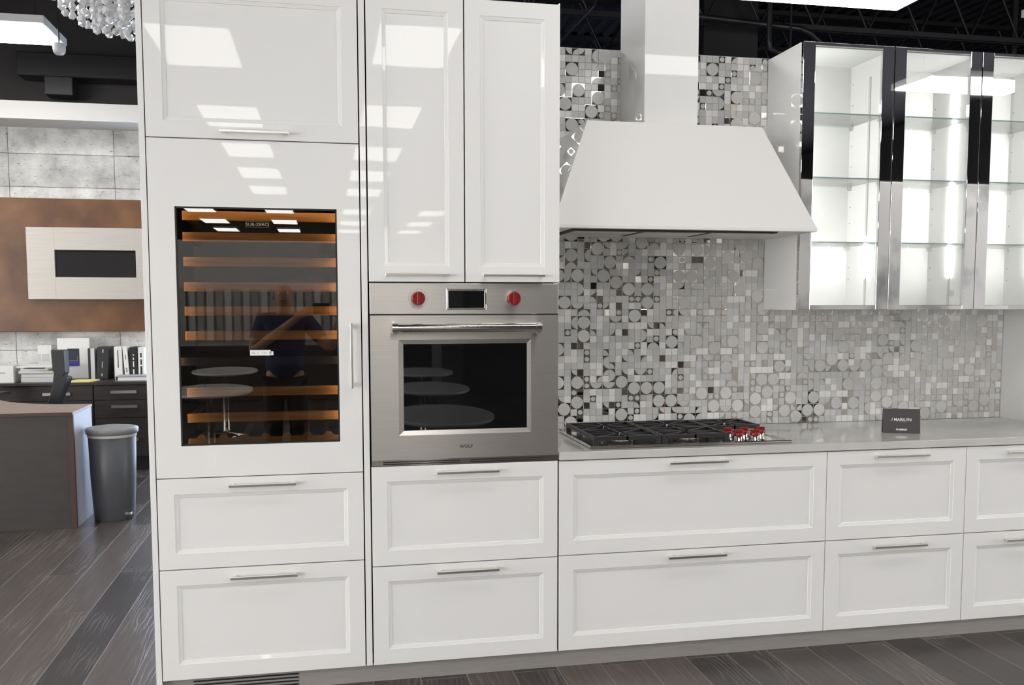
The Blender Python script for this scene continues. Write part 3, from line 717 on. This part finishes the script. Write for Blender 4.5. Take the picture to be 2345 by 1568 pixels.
def hob_knob(x, y):
    k = MB()
    k.lathe([(.0225, 0), (.0225, .003), (.0195, .004), (.0195, .024), (.018, .025)], (x, y, bz), 28, 0)
    k.lathe([(.0225, .025), (.0235, .028), (.0225, .036), (.020, .038), (.001, .038)], (x, y, bz), 28, 1)
    k.bbox(x - .020, x + .020, y - .007, y + .007, bz + .036, bz + .050, 1, b=.003)
    o = k.build('knob', [M['steel_pol'], M['red']], ct); o['label'] = 'red knob on a steel collar'
for q in ((1.575, .170), (1.652, .168), (1.733, .172), (1.594, .095), (1.672, .097)): hob_knob(*q)

# ------------------------------------------------------------------ glass wall cabinets
YU = .3148; ZU0, ZU1 = 1.4905, 2.7055
XU = [1.9752, 2.4376, 2.8989, XR - .001]
glabs = ['white lit wall cabinet with chrome-framed glass door, next to range hood', 'middle lit wall cabinet with chrome-framed glass door and two light strips', 'lit wall cabinet with chrome-framed glass door, cut by right photo edge']
for i in range(3):
    a, c_ = XU[i], XU[i + 1]
    c = thing('glass_cabinet', glabs[i], 'cabinet', ((a + c_) / 2, .5, ZU0), 'glass fronted wall cabinets with lit interiors')
    yb = YW - .004; yf = YU + .022; s = .018
    side = M['lacquer'] if i == 0 else M['inner_white']
    MB().box(a + .0005, a + s, yf, yb, ZU0, ZU1).build('side_panel', side, c)
    MB().box(c_ - s, c_ - .0005, yf, yb, ZU0, ZU1).build('side_panel', M['inner_white'], c)
    MB().box(a + s, c_ - s, yf, yb, ZU0, ZU0 + s).box(a + s, c_ - s, yf, yb, ZU1 - s, ZU1).box(a + s, c_ - s, yb - .008, yb, ZU0 + s, ZU1 - s).build('carcass', M['inner_white'], c)
    for z in (2.398, 2.104, 1.806):
        sh = MB()
        sh.box(a + s + .001, c_ - s - .001, yf + .022, yb - .010, z - .003, z + .003).build('glass_shelf', M['shelf_glass'], c)
        MB().box(a + s + .001, c_ - s - .001, yf + .0205, yf + .0222, z - .003, z + .003).build('shelf_edge', M['shelf_edge'], c)
        pn = MB()
        for px_ in (a + s + .006, c_ - s - .006):
            for py_ in (yf + .05, yb - .03): pn.box(px_ - .007, px_ + .007, py_ - .010, py_ + .010, z - .022, z - .0035)
        pn.build('shelf_pin', M['nickel'], c)
    ho = MB()
    for z in (2.60, 2.50, 2.30, 2.20, 2.0, 1.92, 1.70, 1.64):
        for py_ in (yf + .05, yb - .03):
            ho.cyl((c_ - s - .0002, py_, z), (c_ - s - .0012, py_, z), .0025, n=8)
            ho.cyl((a + s + .0002, py_, z), (a + s + .0012, py_, z), .0025, n=8)
    ho.build('pin_holes', M['black'], c)
    for sx in (a + s + .001,):
        MB().box(sx, sx + .005, yf + .012, yf + .020, ZU0 + .12, ZU1 - .14).build('light_strip', M['led'], c)
    zl = 1.84 if i == 0 else ZU1 - .10
    MB().box(c_ - s - .008, c_ - s - .0005, .480, .490, ZU0 + .16, zl).build('light_strip', M['led'], c)
    if i == 0: MB().box(a + s + .0005, a + s + .006, .478, .492, ZU0 + .12, ZU1 - .10).build('light_strip', M['led'], c)
    if i == 0: MB().box(c_ - s - .004, c_ - s - .0005, .478, .492, zl, ZU1 - .10).build('light_channel', M['panel_grey'], c)
    MB().box(c_ - s - .004, c_ - s - .0005, .478, .492, ZU0 + s + .002, ZU0 + .16).build('light_channel', M['panel_grey'], c)
    hg = MB()
    for z in (2.60, 1.60): hg.bbox(a + s + .0005, a + s + .014, yf + .004, yf + .045, z - .02, z + .02, b=.002)
    hg.build('hinge', M['nickel'], c)
    # door frame: wide stiles, slim rails
    g = .0015; st = .060; rt, rb = .014, .020
    xa, xb, za, zb_ = a + g, c_ - g, ZU0 + .001, ZU1 - .001
    dr = MB()
    dr.bbox(xa, xa + st, YU, YU + .020, za, zb_, b=.0016).bbox(xb - st, xb, YU, YU + .020, za, zb_, b=.0016)
    dr.bbox(xa + st, xb - st, YU + .002, YU + .019, zb_ - rt, zb_, b=.001).bbox(xa + st, xb - st, YU + .002, YU + .019, za, za + rb, b=.001)
    dd = dr.build('door_frame', M['chrome'], c)
    MB().box(xa + st - .004, xb - st + .004, YU + .009, YU + .013, za + rb - .003, zb_ - rt + .003).build('glass', M['cab_pane'], dd)
    if i == 1:
        MB().box(c_ - s - .0016, c_ - s - .0006, .45, .49, 2.585, 2.592).box(c_ - s - .0016, c_ - s - .0006, .44, .48, 1.555, 1.585).build('small_sticker', M['panel_grey'], c)

# ------------------------------------------------------------------ card on worktop
ca = math.atan2(.183 - .246, 2.543 - 2.390)
cd = thing('name_card', 'small dark grey folded card reading MARILYN on the worktop', 'card', (2.4665, .2145, ZC + .0005), rotz=ca)
w2, hh = .0830, .1130
b = MB()
b.add([(-w2, 0, 0), (w2, 0, 0), (w2, .018, hh), (-w2, .018, hh), (-w2, .0015, 0), (w2, .0015, 0), (w2, .0195, hh), (-w2, .0195, hh)],
      [(0, 1, 2, 3), (4, 7, 6, 5), (0, 4, 5, 1), (1, 5, 6, 2), (2, 6, 7, 3), (3, 7, 4, 0)])
b.add([(-w2, .0195, hh), (w2, .0195, hh), (w2, .040, 0), (-w2, .040, 0), (-w2, .0180, hh), (w2, .0180, hh), (w2, .0385, 0), (-w2, .0385, 0)],
      [(0, 1, 2, 3), (4, 7, 6, 5), (0, 4, 5, 1), (1, 5, 6, 2), (2, 6, 7, 3), (3, 7, 4, 0)])
b.build('folded_card', M['cardbrown'], cd, local=True)
tl = math.atan2(.018, hh)
def card_text(name, body, size, x, z, m, bold=0., sx=1.):
    return text_part(name, body, size, (x, .018 * z / hh - .0008, z), m, cd, ext=.0002, rot=(PI / 2 - tl, 0, 0), bold=bold, sx=sx, local=True)
card_text('lettering', '/ MARILYN', .0185, 0, .0625, M['white_print'], .0003, 1.02)
card_text('small_lettering', 'COLLECTION', .0045, 0, .0515, M['grey_print'], 0, 1.3)
card_text('logo_lettering', 'BS COMPACT', .0098, 0, .0170, M['white_print'], .0006, .82)

# ------------------------------------------------------------------ office area
# brown panel board and steel surround
tag(MB().bbox(-5.5, -1.66, 5.90, 5.995, 1.250, 2.488, b=.004).build('panel_board', M['leather']), 'large mottled brown leather-look board on the concrete wall', 'wall board')
fs = thing('framed_fireplace', 'pale brushed steel framed wall unit with a dark glass slot on the brown board', 'fireplace', (-2.25, 5.86, 1.55))
b = MB()
sx0, sx1, sz0, sz1 = -2.843, -1.67, 1.554, 2.215; hx0, hx1, hz0, hz1 = -2.605, -1.900, 1.757, 2.009
b.bbox(sx0, hx0, 5.80, 5.90, sz0, sz1, b=.002).bbox(hx1, sx1, 5.80, 5.90, sz0, sz1, b=.002).box(hx0, hx1, 5.801, 5.90, sz0, hz0).box(hx0, hx1, 5.801, 5.90, hz1, sz1)
b.build('steel_frame', M['steel_lt'], fs)
MB().box(hx0, hx1, 5.82, 5.83, hz0, hz1).build('dark_glass', M['smoke_glass'], fs)

# low drawer cabinets on the back wall
def low_cab(x0, x1, splits, label, hxs):
    c = thing('drawer_cabinet', label, 'cabinet', ((x0 + x1) / 2, 5.65, 0), 'dark low cabinets along the concrete wall')
    MB().box(x0 + .002, x1 - .002, 5.372, 5.95, .13, .786).box(x0 + .01, x1 - .01, 5.45, 5.95, 0, .13, 1).build('body', [M['espresso'], M['black']], c)
    for k in range(len(splits) - 1):
        d = MB().bbox(x0 + .004, x1 - .004, 5.350, 5.371, splits[k + 1] + .003, splits[k] - .003, b=.001).build('drawer', M['espresso'], c)
        if hxs[k]:
            h0, h1, hz = hxs[k]
            MB().box(h0, h1, 5.325, 5.333, hz - .013, hz + .013).box(h0 + .01, h0 + .02, 5.333, 5.351, hz - .006, hz + .006).box(h1 - .02, h1 - .01, 5.333, 5.351, hz - .006, hz + .006).build('handle', M['nickel'], d)
low_cab(-3.10, -2.215, [.782, .648, .13], 'dark low cabinet left of centre behind the office chair', [(-2.63, -2.40, .712), None])
low_cab(-2.213, -1.66, [.782, .648, .486, .13], 'dark low three-drawer cabinet beside the wine cooler column', [(-2.065, -1.845, .722), (-2.062, -1.842, .590), (-2.06, -1.84, .29)])
low_cab(-3.9, -3.102, [.782, .648, .13], 'dark low cabinet at the left photo edge under the white box', [(-3.6, -3.38, .712), None])
tag(MB().bbox(-3.95, -1.65, 5.335, 5.99, .787, .812, b=.002).build('cabinet_top', M['espresso']), 'dark brown top running over the low cabinets', 'cabinet top')
ZT = .8125
# things on it (nearer items first in x)
def obj1(name, mb, m, label, cat, group=None, bevel=0):
    return tag(mb.build(name, m, bevel=bevel), label, cat, group)
pr = thing('framed_print', 'white framed print with a dark blue picture leaning on the wall', 'framed print', (-2.44, 5.8, ZT))
MB().bbox(-2.615, -2.335, 5.80, 5.83, ZT, 1.192, b=.003).build('white_mount', M['paper'], pr)
MB().box(-2.525, -2.425, 5.794, 5.80, .935, 1.095).build('dark_picture', M['navy'], pr)
MB().box(-2.525, -2.425, 5.792, 5.794, .935, .975).build('blue_band', M['blue'], pr)
t = .002
MB().box(-2.51, -2.44, 5.7915, 5.7935, .980, .984).box(-2.442, -2.438, 5.7915, 5.7935, .980, 1.03).build('line_drawing', M['dim_print'], pr)
sn = thing('propped_sheet', 'white sheet leaning on the wall left of the blue framed print', 'sheet', (-2.70, 5.8, ZT))
MB().bbox(-2.80, -2.68, 5.86, 5.866, ZT, 1.125, b=.001).build('sheet', M['paper'], sn)
MB().box(-2.80, -2.775, 5.857, 5.86, .98, 1.045).box(-2.765, -2.70, 5.857, 5.86, .98, 1.045).build('printed_boxes', M['paper2'], sn)
def binder(x0, x1, z1, m, label, lean=0., mark=None, y=5.69, dep=.24):
    t_ = thing('binder', label, 'binder', ((x0 + x1) / 2, y, ZT), 'binders standing on the dark office cabinet')
    b = MB(); l = lean
    vs = [(x0, y, ZT), (x1, y, ZT), (x1, y + dep, ZT), (x0, y + dep, ZT), (x0 + l, y, z1), (x1 + l, y, z1), (x1 + l, y + dep, z1), (x0 + l, y + dep, z1)]
    b.add(vs, [(0, 3, 2, 1), (4, 5, 6, 7), (0, 1, 5, 4), (1, 2, 6, 5), (2, 3, 7, 6), (3, 0, 4, 7)])
    b.build('cover', m, t_, bevel=.002)
    if mark:
        mm, segs = mark; k = MB(); xm = (x0 + x1) / 2; H = z1 - ZT
        for a, c, w in segs:
            k.add([(xm - w + l * a, y - .001, ZT + H * a), (xm + w + l * a, y - .001, ZT + H * a), (xm + w + l * c, y - .001, ZT + H * c), (xm - w + l * c, y - .001, ZT + H * c)], [(0, 1, 2, 3)])
        k.build('spine_marking', mm, t_)
binder(-2.326, -2.306, 1.10, M['blackplastic'], 'thin black folder right beside the blue framed print')
binder(-2.304, -2.268, 1.10, M['paper2'], 'grey-white binder between the two black folders')
binder(-2.262, -2.160, 1.112, M['blackplastic'], 'thick black binder leaning right in the middle of the row', lean=.02, mark=(M['grey_print'], [(.82, .93, .006), (.35, .55, .004), (.1, .18, .006)]))
binder(-2.098, -2.030, 1.112, M['paper'], 'wide white binder with one black spine line', mark=(M['black_print'], [(.35, .9, .004)]))
binder(-2.006, -1.966, 1.112, M['paper'], 'narrow white binder leaning left against the wide one', lean=-.018, mark=(M['dim_print'], [(.2, .35, .006), (.6, .75, .004)]))
binder(-1.964, -1.895, 1.105, M['black'], 'black binder with a white spine title', mark=(M['paper'], [(.15, .30, .006), (.38, .56, .005), (.6, .68, .005), (.74, .78, .005)]))
binder(-1.888, -1.836, 1.105, M['paper'], 'white binder with heavy black spine title, rightmost', mark=(M['black_print'], [(.12, .40, .009), (.45, .62, .007), (.68, .82, .007)]))
# flat folder
ff = thing('flat_folder', 'grey ring folder with papers lying flat at cabinet end', 'folder', (-1.88, 5.50, ZT))
MB().bbox(-2.03, -1.72, 5.42, 5.66, ZT, ZT + .006, b=.001).bbox(-2.035, -1.72, 5.42, 5.66, ZT + .038, ZT + .044, b=.001).bbox(-2.04, -2.032, 5.42, 5.66, ZT, ZT + .044, b=.001).build('cover', M['greylam'], ff)
MB().box(-2.02, -1.73, 5.425, 5.65, ZT + .006, ZT + .036).build('papers', M['paper'], ff)
# yellow pad
obj1('yellow_pad', MB().add([(-2.42, 5.36, ZT), (-2.245, 5.36, ZT), (-2.20, 5.56, ZT), (-2.40, 5.56, ZT), (-2.42, 5.36, ZT + .012), (-2.245, 5.36, ZT + .012), (-2.20, 5.56, ZT + .012), (-2.40, 5.56, ZT + .012)], [(0, 3, 2, 1), (4, 5, 6, 7), (0, 1, 5, 4), (1, 2, 6, 5), (2, 3, 7, 6), (3, 0, 4, 7)]), M['yellow'], 'yellow paper pad lying in front of the blue framed print', 'pad')
# stack of paper / catalogues
zz = ZT
stack = [('thick white catalogue at the bottom of the paper stack', -2.825, -2.54, .048, 'paper2', 0), ('white catalogue second from the bottom of the stack', -2.82, -2.55, .032, 'paper', .01), ('overhanging white catalogue in the middle of the stack', -2.84, -2.535, .026, 'paper2', -.01), ('white brochure under the loose sheets of the stack', -2.83, -2.60, .018, 'paper', .01)]
for lab, a, c, h, m, dy in stack:
    obj1('catalogue', MB().bbox(a, c, 5.42 + dy, 5.66 + dy, zz + .0003, zz + h - .0015, b=.003), M[m], lab, 'catalogue', 'paper stack on the office cabinet'); zz += h
obj1('yellow_folder', MB().bbox(-2.62, -2.50, 5.40, 5.60, zz + .0003, zz + .008, b=.001), M['yellow'], 'yellow folder poking out right near the top of the stack', 'folder'); 
obj1('loose_sheets', MB().add([(-2.86, 5.42, zz + .010), (-2.50, 5.38, zz + .010), (-2.52, 5.66, zz + .010), (-2.84, 5.68, zz + .010), (-2.86, 5.42, zz + .022), (-2.50, 5.38, zz + .026), (-2.52, 5.66, zz + .024), (-2.84, 5.68, zz + .028)], [(0, 3, 2, 1), (4, 5, 6, 7), (0, 1, 5, 4), (1, 2, 6, 5), (2, 3, 7, 6), (3, 0, 4, 7)]), M['paper'], 'loose white sheets topping the paper stack', 'paper')
bx = thing('white_box', 'small white carton at the left edge on the office cabinet', 'box', (-2.97, 5.52, ZT))
MB().bbox(-3.07, -2.885, 5.42, 5.64, ZT, ZT + .150, b=.002).build('carton', M['paper'], bx)
MB().box(-3.01, -2.95, 5.418, 5.4205, ZT + .085, ZT + .095).build('printed_line', M['grey_print'], bx)

# reception counter (front left)
rc = thing('reception_counter', 'dark brown reception counter with taupe sloping top, left edge', 'counter', (-2.4, 3.3, 0))
b = MB()
b.bbox(-3.6, -1.86, 3.085, 3.11, 0, .772, b=.001)
b.build('front_panel', M['walnut'], rc)
MB().bbox(-1.862, -1.836, 3.10, 3.60, 0, .774, b=.001).build('end_panel', M['greylam'], rc)
MB().bbox(-1.868, -1.834, 3.078, 3.102, 0, .774, b=.001).build('corner_edging', M['desk_edge'], rc)
top = [(-1.834, 3.070), (-1.834, 3.612), (-2.05, 3.63), (-2.25, 3.70), (-2.45, 3.86), (-2.62, 4.10), (-2.80, 4.45), (-3.6, 4.45), (-3.6, 3.070)]
b = MB(); b.prism(top, .774, .792); b.build('top', M['desktop'], rc, bevel=.002)
MB().box(-3.6, -1.834, 3.066, 3.070, .770, .792).build('top_edging', M['desk_edge'], rc)
# inner desk with phone
ds = thing('office_desk', 'dark brown inner desk corner behind the reception counter', 'desk', (-3.2, 4.9, 0))
MB().prism([(-3.8, 4.55), (-3.02, 4.55), (-2.84, 5.20), (-3.8, 5.20)], .735, .76).build('desktop', M['espresso'], ds, bevel=.002)
MB().bbox(-2.98, -2.90, 4.95, 5.03, 0, .735, b=.002).build('leg', M['blacksteel'], ds)
MB().bbox(-3.7, -3.62, 4.65, 4.73, 0, .735, b=.002).build('leg', M['blacksteel'], ds)
ph = thing('desk_phone', 'black desk phone with curved handset at the left edge', 'phone', (-3.0, 4.95, .76))
MB().prism([(4.80, .7605), (5.05, .7605), (5.05, .83), (4.82, .775)], -3.12, -2.92, axis='x').build('phone_body', M['blackplastic'], ph, bevel=.003)
MB().tube([(-3.14, 4.90, .80), (-3.11, 4.90, .835), (-3.03, 4.91, .85), (-2.95, 4.92, .83), (-2.89, 4.93, .79)], [.018, .016, .014, .016, .02], 10).build('handset', M['blackplastic'], ph)
# office chair (edge-on)
ch = thing('office_chair', 'black office chair seen edge-on behind the reception counter', 'chair', (-2.62, 4.75, 0))
b = MB()
b.prism([(-2.378, 1.133), (-2.277, 1.133), (-2.272, .95), (-2.29, .915), (-2.345, .90), (-2.37, .97)], 4.68, 4.82, axis='y')
b.build('headrest', M['blackplastic'], ch, bevel=.006)
MB().prism([(-2.36, .94), (-2.255, .905), (-2.262, .87), (-2.30, .78), (-2.335, .70), (-2.36, .616), (-2.40, .48), (-2.50, .44), (-2.49, .52), (-2.442, .616), (-2.41, .72), (-2.375, .82)], 4.67, 4.83, axis='y').build('backrest', M['blackplastic'], ch, bevel=.006)
MB().bbox(-2.86, -2.46, 4.56, 4.94, .43, .50, b=.02).build('seat', M['blackplastic'], ch)
b = MB().cyl((-2.62, 4.75, .09), (-2.62, 4.75, .43), .028, n=14)
for k in range(5):
    a = 2 * PI * k / 5; b.tube([(-2.62, 4.75, .11), (-2.62 + .28 * math.cos(a), 4.75 + .28 * math.sin(a), .075)], [.022, .014], 8); b.cyl((-2.62 + .28 * math.cos(a), 4.75 + .28 * math.sin(a) - .012, .03), (-2.62 + .28 * math.cos(a), 4.75 + .28 * math.sin(a) + .012, .03), .03, n=14)
b.build('base', M['blackplastic'], ch)

# pedal bin
bn = thing('pedal_bin', 'grey plastic pedal bin with domed lid beside the reception counter', 'bin', (-1.675, 3.36, 0))
bc = (-1.652, 3.36, 0)
MB().lathe([(.128, 0), (.134, .01), (.150, .30), (.158, .600), (.155, .602)], bc, 40, sx=1.0, sy=.95).build('body', M['bin'], bn)
MB().lathe([(.159, .585), (.163, .590), (.160, .612), (.150, .612)], bc, 40, sy=.95).build('liner_bag', [M['bag']], bn)
MB().lathe([(.1602, .592), (.1615, .595), (.1602, .598)], bc, 40, sy=.95).build('drawstring', [M['bagred']], bn)
MB().lathe([(.166, .606), (.173, .612), (.175, .640), (.168, .650), (.150, .653), (.08, .662), (.001, .665)], bc, 44, sy=.95).build('lid', M['binlid'], bn)
MB().bbox(-1.545, -1.505, 3.31, 3.37, .612, .652, b=.004).build('hinge_cap', M['binlid'], bn)
MB().bbox(-1.578, -1.535, 3.29, 3.34, .055, .115, b=.003).build('pedal_recess', M['black'], bn)
MB().bbox(-1.575, -1.525, 3.26, 3.32, .035, .055, b=.004).build('pedal', M['steel_pol'], bn)

# small dome below the office lamp
tag(MB().lathe([(.001, -.05), (.03, -.045), (.042, -.03), (.046, -.005), (.046, .0), (.046, .035)], (-2.12, 4.26, 3.455), 24).cyl((-2.12, 4.26, 3.49), (-2.12, 4.26, 5.0), .006, n=8, mi=1).build('ceiling_dome', [M['frost'], M['blacksteel']]), 'small frosted dome at the corner of the office ceiling panel', 'light fitting')

# crystal chandelier
cdl = thing('crystal_chandelier', 'crystal bead chandelier hanging top left behind the cabinet', 'chandelier', (-1.12, 1.8, 2.93))
CX, CY = -1.12, 1.8
bm_ = bmesh.new(); bmesh.ops.create_icosphere(bm_, subdivisions=1, radius=.0235)
base = MB().bm(bm_, 0, False)
spots = []
for ring, rr in enumerate((.10, .19, .28, .37, .46)):
    n = int(2 * PI * rr / .078)
    for k in range(n):
        a = 2 * PI * k / n + ring * .3
        zb_ = 2.985 + 2.4 * max(0, rr - .20) ** 2 + rnd.choice((0, .012))
        for q in range(5):
            spots.append((CX + rr * math.cos(a), CY + rr * math.sin(a), zb_ + q * .050 + (.0 if q < 2 else .014 * (q - 1)) + rnd.uniform(-.003, .003)))
C0 = Vector(camo.location)
def px_of(p):
    d_ = Vector(p) - C0; R_ = camo.rotation_euler.to_matrix().transposed(); q = R_ @ d_
    return 1203.06 + 2177.19 * q.x / -q.z, 869.17 - 2177.19 * q.y / -q.z
vis = []; rest = []
for p in spots:
    u, v = px_of(p)
    (vis if (u < 312 and v > -14) else rest).append(p)
vis.sort(key=lambda p: (Vector(p) - C0).length); rest += vis[100:]; vis = vis[:100]
crystal_mesh = None
for p in vis:
    if crystal_mesh is None:
        o = base.build('crystal_bead', M['crystal'], None); crystal_mesh = o.data
    else:
        o = bpy.data.objects.new('crystal_bead', crystal_mesh); COL.objects.link(o)
    o.parent = cdl; o.location = Vector(p) - Vector(cdl['_o']); o.rotation_euler = (rnd.random() * 3, rnd.random() * 3, 0)
b = MB()
for p in rest:
    b.add([tuple(Vector(v) + Vector(p)) for v in base.v], base.f)
r_ = b.build('remaining_crystal_beads', M['crystal'], cdl, fix=False); r_['kind'] = 'stuff'
b = MB(); seen = set()
for p in spots:
    key = (round(p[0], 3), round(p[1], 3))
    if key in seen: continue
    seen.add(key); b.cyl((p[0], p[1], p[2]), (p[0], p[1], 3.45), .0012, n=4)
b.build('strings', M['steel_pol'], cdl)
MB().lathe([(.50, 0), (.50, .03), (.001, .03)], (CX, CY, 3.45), 40).cyl((CX, CY, 3.48), (CX, CY, 5.0), .012, n=8).build('ceiling_plate', M['steel_pol'], cdl)

# ------------------------------------------------------------------ showroom behind the viewer (seen in reflections)
def table(cx, cy, a, c, label):
    t = thing('oval_table', label, 'table', (cx, cy, 0), 'oval tables seen only in reflections')
    MB().lathe([(1, 0), (1.01, .01), (1.01, .022), (1, .028)], (0, 0, 0), 48)
    b = MB(); b.lathe([(.97, .722), (1.0, .730), (1.0, .745), (.98, .75)], (cx, cy, 0), 48, sx=a, sy=c); b.build('tabletop', M['white_table'], t)
    MB().lathe([(.22, 0), (.21, .015), (.05, .03), (.035, .06), (.035, .70), (.12, .722)], (cx, cy, 0), 28).build('pedestal', M['steel_pol'], t)
for q in ((.62, -2.85, .36, .62), (.78, -4.95, .34, .62), (.90, -7.0, .34, .62), (-1.18, -5.1, .36, .62), (-1.30, -7.6, .36, .62)):
    table(*q, 'white oval pedestal table reflected in the dark oven and wine glass')
for k in range(6):
    t = MB().bbox(-3.5 + k * .02, -3.35 + k * .02, -6.2 - k * 1.0, -6.0 - k * 1.0, 0, 3.2, b=.004).build('display_post', M['slat'] if k % 2 else M['blackplastic'])
    tag(t, ('pale' if k % 2 else 'black') + ' square display post reflected in the wine cooler glass', 'post', 'display posts behind the viewer')
tag(MB().bbox(-2.6, 1.5, -11.8, -11.5, 0, .85, b=.01).build('display_counter', M['walnut']), 'long dark display counter far behind the viewer', 'counter')
b = MB()
for k in range(44): b.bbox(-4.4 + k * .14, -4.4 + k * .14 + .10, -12.24, -12.20 + (k % 3) * .02, .9, 1.74, b=.004, mi=k % 2)
tag(b.build('sample_curtain', [M['slat'], M['soffit']]), 'row of hanging pale sample strips reflected in the wine glass', 'sample strips', kind='stuff')
tag(MB().bbox(-5, 1.75, -12.4, -12.3, 0, 2.52, b=.01).build('partition_wall', M['soffit']), 'pale partition far behind the viewer', 'partition')
tag(MB().bbox(2.1, 6.0, -12.2, -12.0, 0, 3.2, b=.01).build('added_dark_wall', M['walnut']), 'unseen dark wall added to darken the right of the oven steel', 'display wall')  # added out of view so the oven steel reflects dark on its right
tag(MB().bbox(3.5, 9.5, -4.45, -4.25, 0, 2.72, b=.01).build('marble_slab_display', M['marble']), 'tall pale marble slab display reflected in the chrome door frames', 'slab display')

def skin_obj(name, pts, edges, rad, m, parent, sub=1, root=0):
    me = bpy.data.meshes.new(name); me.from_pydata(pts, edges, []); me.materials.append(m)
    o = bpy.data.objects.new(name, me); COL.objects.link(o)
    md = o.modifiers.new('skin', 'SKIN'); md.use_smooth_shade = True
    for i, q in enumerate(me.skin_vertices[0].data):
        rr = rad[i]; q.radius = rr if isinstance(rr, tuple) else (rr, rr); q.use_root = (i == root)
    ms = o.modifiers.new('sub', 'SUBSURF'); ms.levels = sub; ms.render_levels = sub
    if parent is not None: o.parent = parent
    return o
PX, PY_ = -.49, -4.13
pe = thing('person', 'bald person in dark blue shirt holding up a camera, reflected in wine glass', 'person', (PX, PY_, 0))
P_ = [(0, 0, .92), (0, -.01, 1.08), (0, -.01, 1.24), (0, -.02, 1.36), (0, -.01, 1.44), (0, .01, 1.50), (0, .03, 1.57), (0, .02, 1.63), (0, .01, 1.655),
      (-.17, -.02, 1.38), (-.25, .04, 1.13), (.10, .22, 1.40), (.17, .255, 1.455),       # right side of the viewer
      (.17, -.02, 1.38), (.36, .04, 1.14), (.44, .20, 1.40), (.415, .255, 1.455),
      (-.09, 0, .86), (-.10, .03, .48), (-.10, -.02, .08), (-.10, .12, .04),
      (.09, 0, .86), (.10, .03, .48), (.10, -.02, .08), (.10, .12, .04), (0, .125, 1.565), (-.075, .02, 1.57), (.075, .02, 1.57)]
E_ = [(0, 1), (1, 2), (2, 3), (3, 4), (4, 5), (5, 6), (6, 7), (7, 8), (3, 9), (9, 10), (10, 11), (11, 12), (3, 13), (13, 14), (14, 15), (15, 16),
      (0, 17), (17, 18), (18, 19), (19, 20), (0, 21), (21, 22), (22, 23), (23, 24), (6, 25)]
P_ = P_[:26]
R_ = [(.14, .10), (.135, .10), (.15, .11), (.13, .095), .055, .06, .082, .080, .050, .062, .047, .030, .036, .062, .047, .030, .036, .085, .060, .040, .036, .085, .060, .040, .036, .014]
# fingers curled round the camera body: palm points 12 and 16
for base, sx in ((12, 1), (16, -1)):
    bp_ = Vector(P_[base])
    for k in range(4):
        z = .032 - k * .020; L_ = (.030, .034, .032, .026)[k]
        a = bp_ + Vector((sx * .018, .030, z)); b_ = a + Vector((sx * L_ * .7, .022, .004)); c_ = b_ + Vector((sx * L_ * .8, -.004, -.002))
        n0 = len(P_); P_ += [tuple(a), tuple(b_), tuple(c_)]; R_ += [.0095, .0088, .0080]; E_ += [(base, n0), (n0, n0 + 1), (n0 + 1, n0 + 2)]
    a = bp_ + Vector((sx * .028, -.005, .030)); b_ = a + Vector((sx * .028, -.006, .012)); n0 = len(P_)
    P_ += [tuple(a), tuple(b_)]; R_ += [.011, .009]; E_ += [(base, n0), (n0, n0 + 1)]
body = skin_obj('body', P_, E_, R_, M['skin'], pe, 2)
g_ = 1.13
skin_obj('shirt', [(0, 0, .86)] + [P_[i] for i in (1, 2, 3)] + [P_[9], (-.225, .02, 1.20), P_[13], (.31, .02, 1.21), (0, -.012, 1.425)], [(0, 1), (1, 2), (2, 3), (3, 4), (4, 5), (3, 6), (6, 7), (3, 8)],
         [(.175, .135), (.165, .125), (.172, .128), (.148, .11), .078, .064, .078, .064, .066], M['shirt'], pe, 2)
skin_obj('trousers', [P_[0], P_[17], P_[18], (-.10, -.02, .10), P_[21], P_[22], (.10, -.02, .10)], [(0, 1), (1, 2), (2, 3), (0, 4), (4, 5), (5, 6)], [(.150, .112), .100, .076, .062, .100, .076, .062], M['trouser'], pe, 2)
for sx in (-1, 1):
    MB().lathe([(.001, 0), (.045, .002), (.048, .03), (.040, .07), (.001, .085)], (sx * .10, .05, .001), 20, sy=2.6).build('shoe', M['blackplastic'], pe, local=True)
    MB().lathe([(.001, -.012), (.009, -.008), (.012, 0), (.009, .008), (.001, .012)], (sx * .032, .097, 1.600), 12).build('eye', M['paper'], pe, local=True)
    MB().lathe([(.001, -.03), (.012, -.02), (.014, .01), (.010, .028), (.001, .032)], (sx * .083, .02, 1.575), 12, sx=.6).build('ear', M['skin'], pe, local=True)
MB().lathe([(.001, -.006), (.026, -.003), (.026, .003), (.001, .006)], (0, .108, 1.535), 16, sy=.35).build('mouth', M['red'], pe, local=True)
dcm = thing('handheld_camera', 'black camera held up by the person, seen only as a reflection', 'camera', (-.1975, -3.86, 1.475))
MB().bbox(-.262, -.133, -3.90, -3.83, 1.43, 1.52, b=.006).build('camera_body', M['blackplastic'], dcm)
MB().cyl((-.1975, -3.83, 1.475), (-.1975, -3.775, 1.475), .034, .037, n=28).build('lens', M['black_gloss'], dcm)


# ------------------------------------------------------------------ world and view
w = bpy.data.worlds.new('world'); SC.world = w; w.use_nodes = True
w.node_tree.nodes['Background'].inputs[0].default_value = (.8, .85, 1, 1); w.node_tree.nodes['Background'].inputs[1].default_value = .05
SC.view_settings.view_transform = 'Standard'; SC.view_settings.look = 'None'; SC.view_settings.gamma = 1; SC.view_settings.exposure = .0
SC.view_settings.use_curve_mapping = False
for o in bpy.data.objects:
    if '_o' in o: del o['_o']
